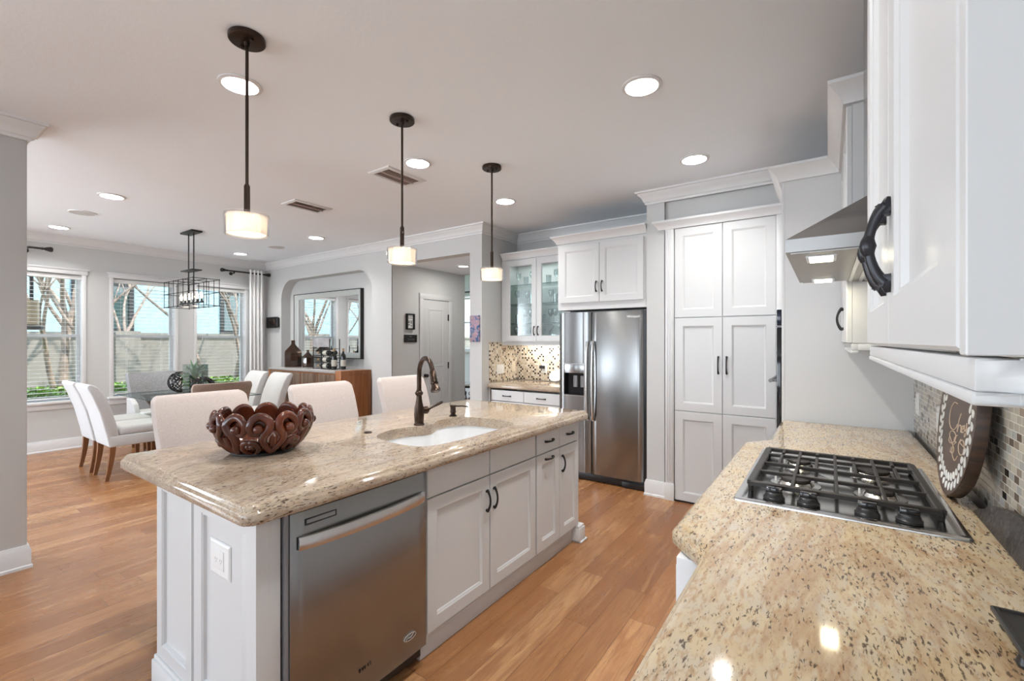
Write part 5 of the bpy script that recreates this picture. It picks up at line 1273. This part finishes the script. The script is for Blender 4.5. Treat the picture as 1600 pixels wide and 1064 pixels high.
# =============== OUTSIDE ===============
struct('ground_lawn', MB().box(-30, -8.26, -12, 22, -.25, -.12), 'grass', smooth=False)
b = MB().box(-11.75, -11.6, -10, 18, -.12, 1.50); b.box(-11.80, -11.55, -10, 18, 1.50, 1.57)
for y in (-6, -2.5, .9, 3.1, 6.2, 9.5): b.box(-11.85, -11.5, y-.2, y+.2, -.12, 1.60)
tag(link('garden_wall', b, 'stucco', smooth=False), 'taupe stucco garden wall behind the trees outside the dining windows', 'wall')
t = thing('neighbour_house', 'pale blue house beyond the garden wall seen through the blinds', 'house', (-17, 3, -.12))
link('wall', MB().box(-19, -16.5, -8, 12, -.12, 4.4), 'house', t, smooth=False)
link('roof', MB().loft([[Vector(p) for p in ((-19.4, -8.4, 4.4), (-16.1, -8.4, 4.4), (-16.1, 12.4, 4.4), (-19.4, 12.4, 4.4))], [Vector(p) for p in ((-18.8, -6, 5.6), (-17.8, -6, 5.6), (-17.8, 10, 5.6), (-18.8, 10, 5.6))]]), 'roof', t, smooth=False)
for y in (-1.2, 3.3, 6.9):
    f = link('window', MB().nest(FX(-16.5), 1.2, 1.3, [(-.06, 0), (-.06, .05), (.05, .05), (.05, 0)], ring=True, a=y, b=1.7), 'iron', t, smooth=False)
    link('pane', MB().box(y, y+1.2, 1.7, 3.0, 0, .02, FX(-16.5)), 'shelf', f, smooth=False)
random.seed(21)
def tree(x, y, trunks, label, lean, hh=4.2, leaves=40):
    t = thing('crepe_myrtle', label, 'tree', (x, y, -.12)); b = MB(); lf = MB()
    def br(p, d, ln_, r, lev):
        pts = [p]; q = p.copy(); dd = d.copy(); n = 5
        for k in range(n):
            dd = (dd+Vector((random.uniform(-.14, .14), random.uniform(-.14, .14), .05))).normalized(); q = q+dd*ln_/n; pts.append(q.copy())
        b.tube(pts, [r*(1-.45*k/n) for k in range(n+1)], 8 if lev < 2 else 5)
        if lev < 3:
            for k in range(3 if lev == 0 else 3):
                a = random.uniform(0, 2*PI); s = random.uniform(.35, .75); d2 = (dd+Vector((math.cos(a)*s, math.sin(a)*s, random.uniform(0, .3)))).normalized()
                br(pts[-1] if k < 2 else pts[-2], d2, ln_*random.uniform(.6, .8), r*.5, lev+1)
        else:
            for k in range(3):
                c = pts[-1]+Vector([random.uniform(-.12, .12) for _ in range(3)]); u = Vector([random.uniform(-1, 1) for _ in range(3)]).normalized()*.05; w = u.orthogonal().normalized()*.03
                lf.add([c-u, c+w, c+u, c-w, c+u.cross(w)*.2], [(0, 1, 4), (1, 2, 4), (2, 3, 4), (3, 0, 4)])
    for (dx, dy, lx, ly, r) in trunks: br(Vector((x+dx, y+dy, -.12)), Vector((lx, ly, 1)).normalized(), hh*.42, r, 0)
    link('trunk', b, 'treebark', t, ang=60); o = link('foliage', lf, 'newleaf', t, smooth=False, fix=False)
tree(-10.4, 1.95, [(0, 0, .0, -.06, .085), (.05, .16, .0, .10, .06), (.1, -.08, .1, -.25, .05)], 'bare multi-trunk tree outside the leftmost window', 0)
tree(-10.3, 4.35, [(0, -.15, 0, -.15, .06), (.05, .05, 0, .04, .07), (0, .28, 0, .22, .05)], 'bare multi-trunk tree outside the window beside the curtain', 0)
tree(-10.6, -.6, [(0, 0, 0, .12, .07), (.1, .2, 0, .2, .05)], 'bare tree seen at the far left of the leftmost window', 0)
tree(-13.4, 2.9, [(0, 0, .05, -.1, .09), (0, .2, 0, .12, .07)], 'tree beyond the garden wall behind the middle window', 0)
def hedge(y0, y1, x, label, seed):
    random.seed(seed); b = MB(); n = int((y1-y0)*1500)
    for k in range(n):
        u, v, w = random.random(), random.random(), random.random(); face = random.random()
        px, py, pz = x+(u-.5)*.8, y0+(y1-y0)*v, -.10+w*.74
        if face < .42: pz = .60+random.uniform(-.05, .07)
        elif face < .9: px = x+.38+random.uniform(-.06, .06)
        c = Vector((px, py, pz)); d = Vector([random.uniform(-1, 1) for _ in range(3)]).normalized()*.045; e = d.orthogonal().normalized()*.026
        b.add([c-d, c-e, c+d, c+e, c+d.cross(e).normalized()*.006], [(0, 1, 4), (1, 2, 4), (2, 3, 4), (3, 0, 4)])
    b.box(x-.33, x+.33, y0+.05, y1-.05, -.12, .52)
    o = link('hedge', b, 'hedge', smooth=False, fix=False); tag(o, label, 'hedge'); return o
hedge(.3, 2.9, -9.9, 'clipped green hedge outside the leftmost and middle windows', 1); hedge(3.2, 5.4, -9.9, 'clipped green hedge outside the window beside the curtain', 2)
t = thing('garden_lantern', 'outdoor lantern with amber cylinder and black caps outside the leftmost window', 'lantern', (-8.75, 1.33, 1.5))
link('base_cap', MB().lathe([(.11, 1.55), (.12, 1.56), (.12, 1.60), (.07, 1.62), (0, 1.62)], (-8.75, 1.33, 0), 20), 'iron', t)
link('glass_cylinder', MB().lathe([(.075, 1.62), (.075, 1.95), (0, 1.95)], (-8.75, 1.33, 0), 20), 'amber', t)
link('top_cap', MB().lathe([(.03, 2.28), (.12, 2.28), (.12, 2.34), (0, 2.36)], (-8.75, 1.33, 0), 20).cyl((-8.75, 1.33, 1.95), .02, .34, 10), 'iron', t)
link('hanger_arm', MB().box(-8.75, -8.255, 1.32, 1.34, 2.30, 2.325), 'iron', t)
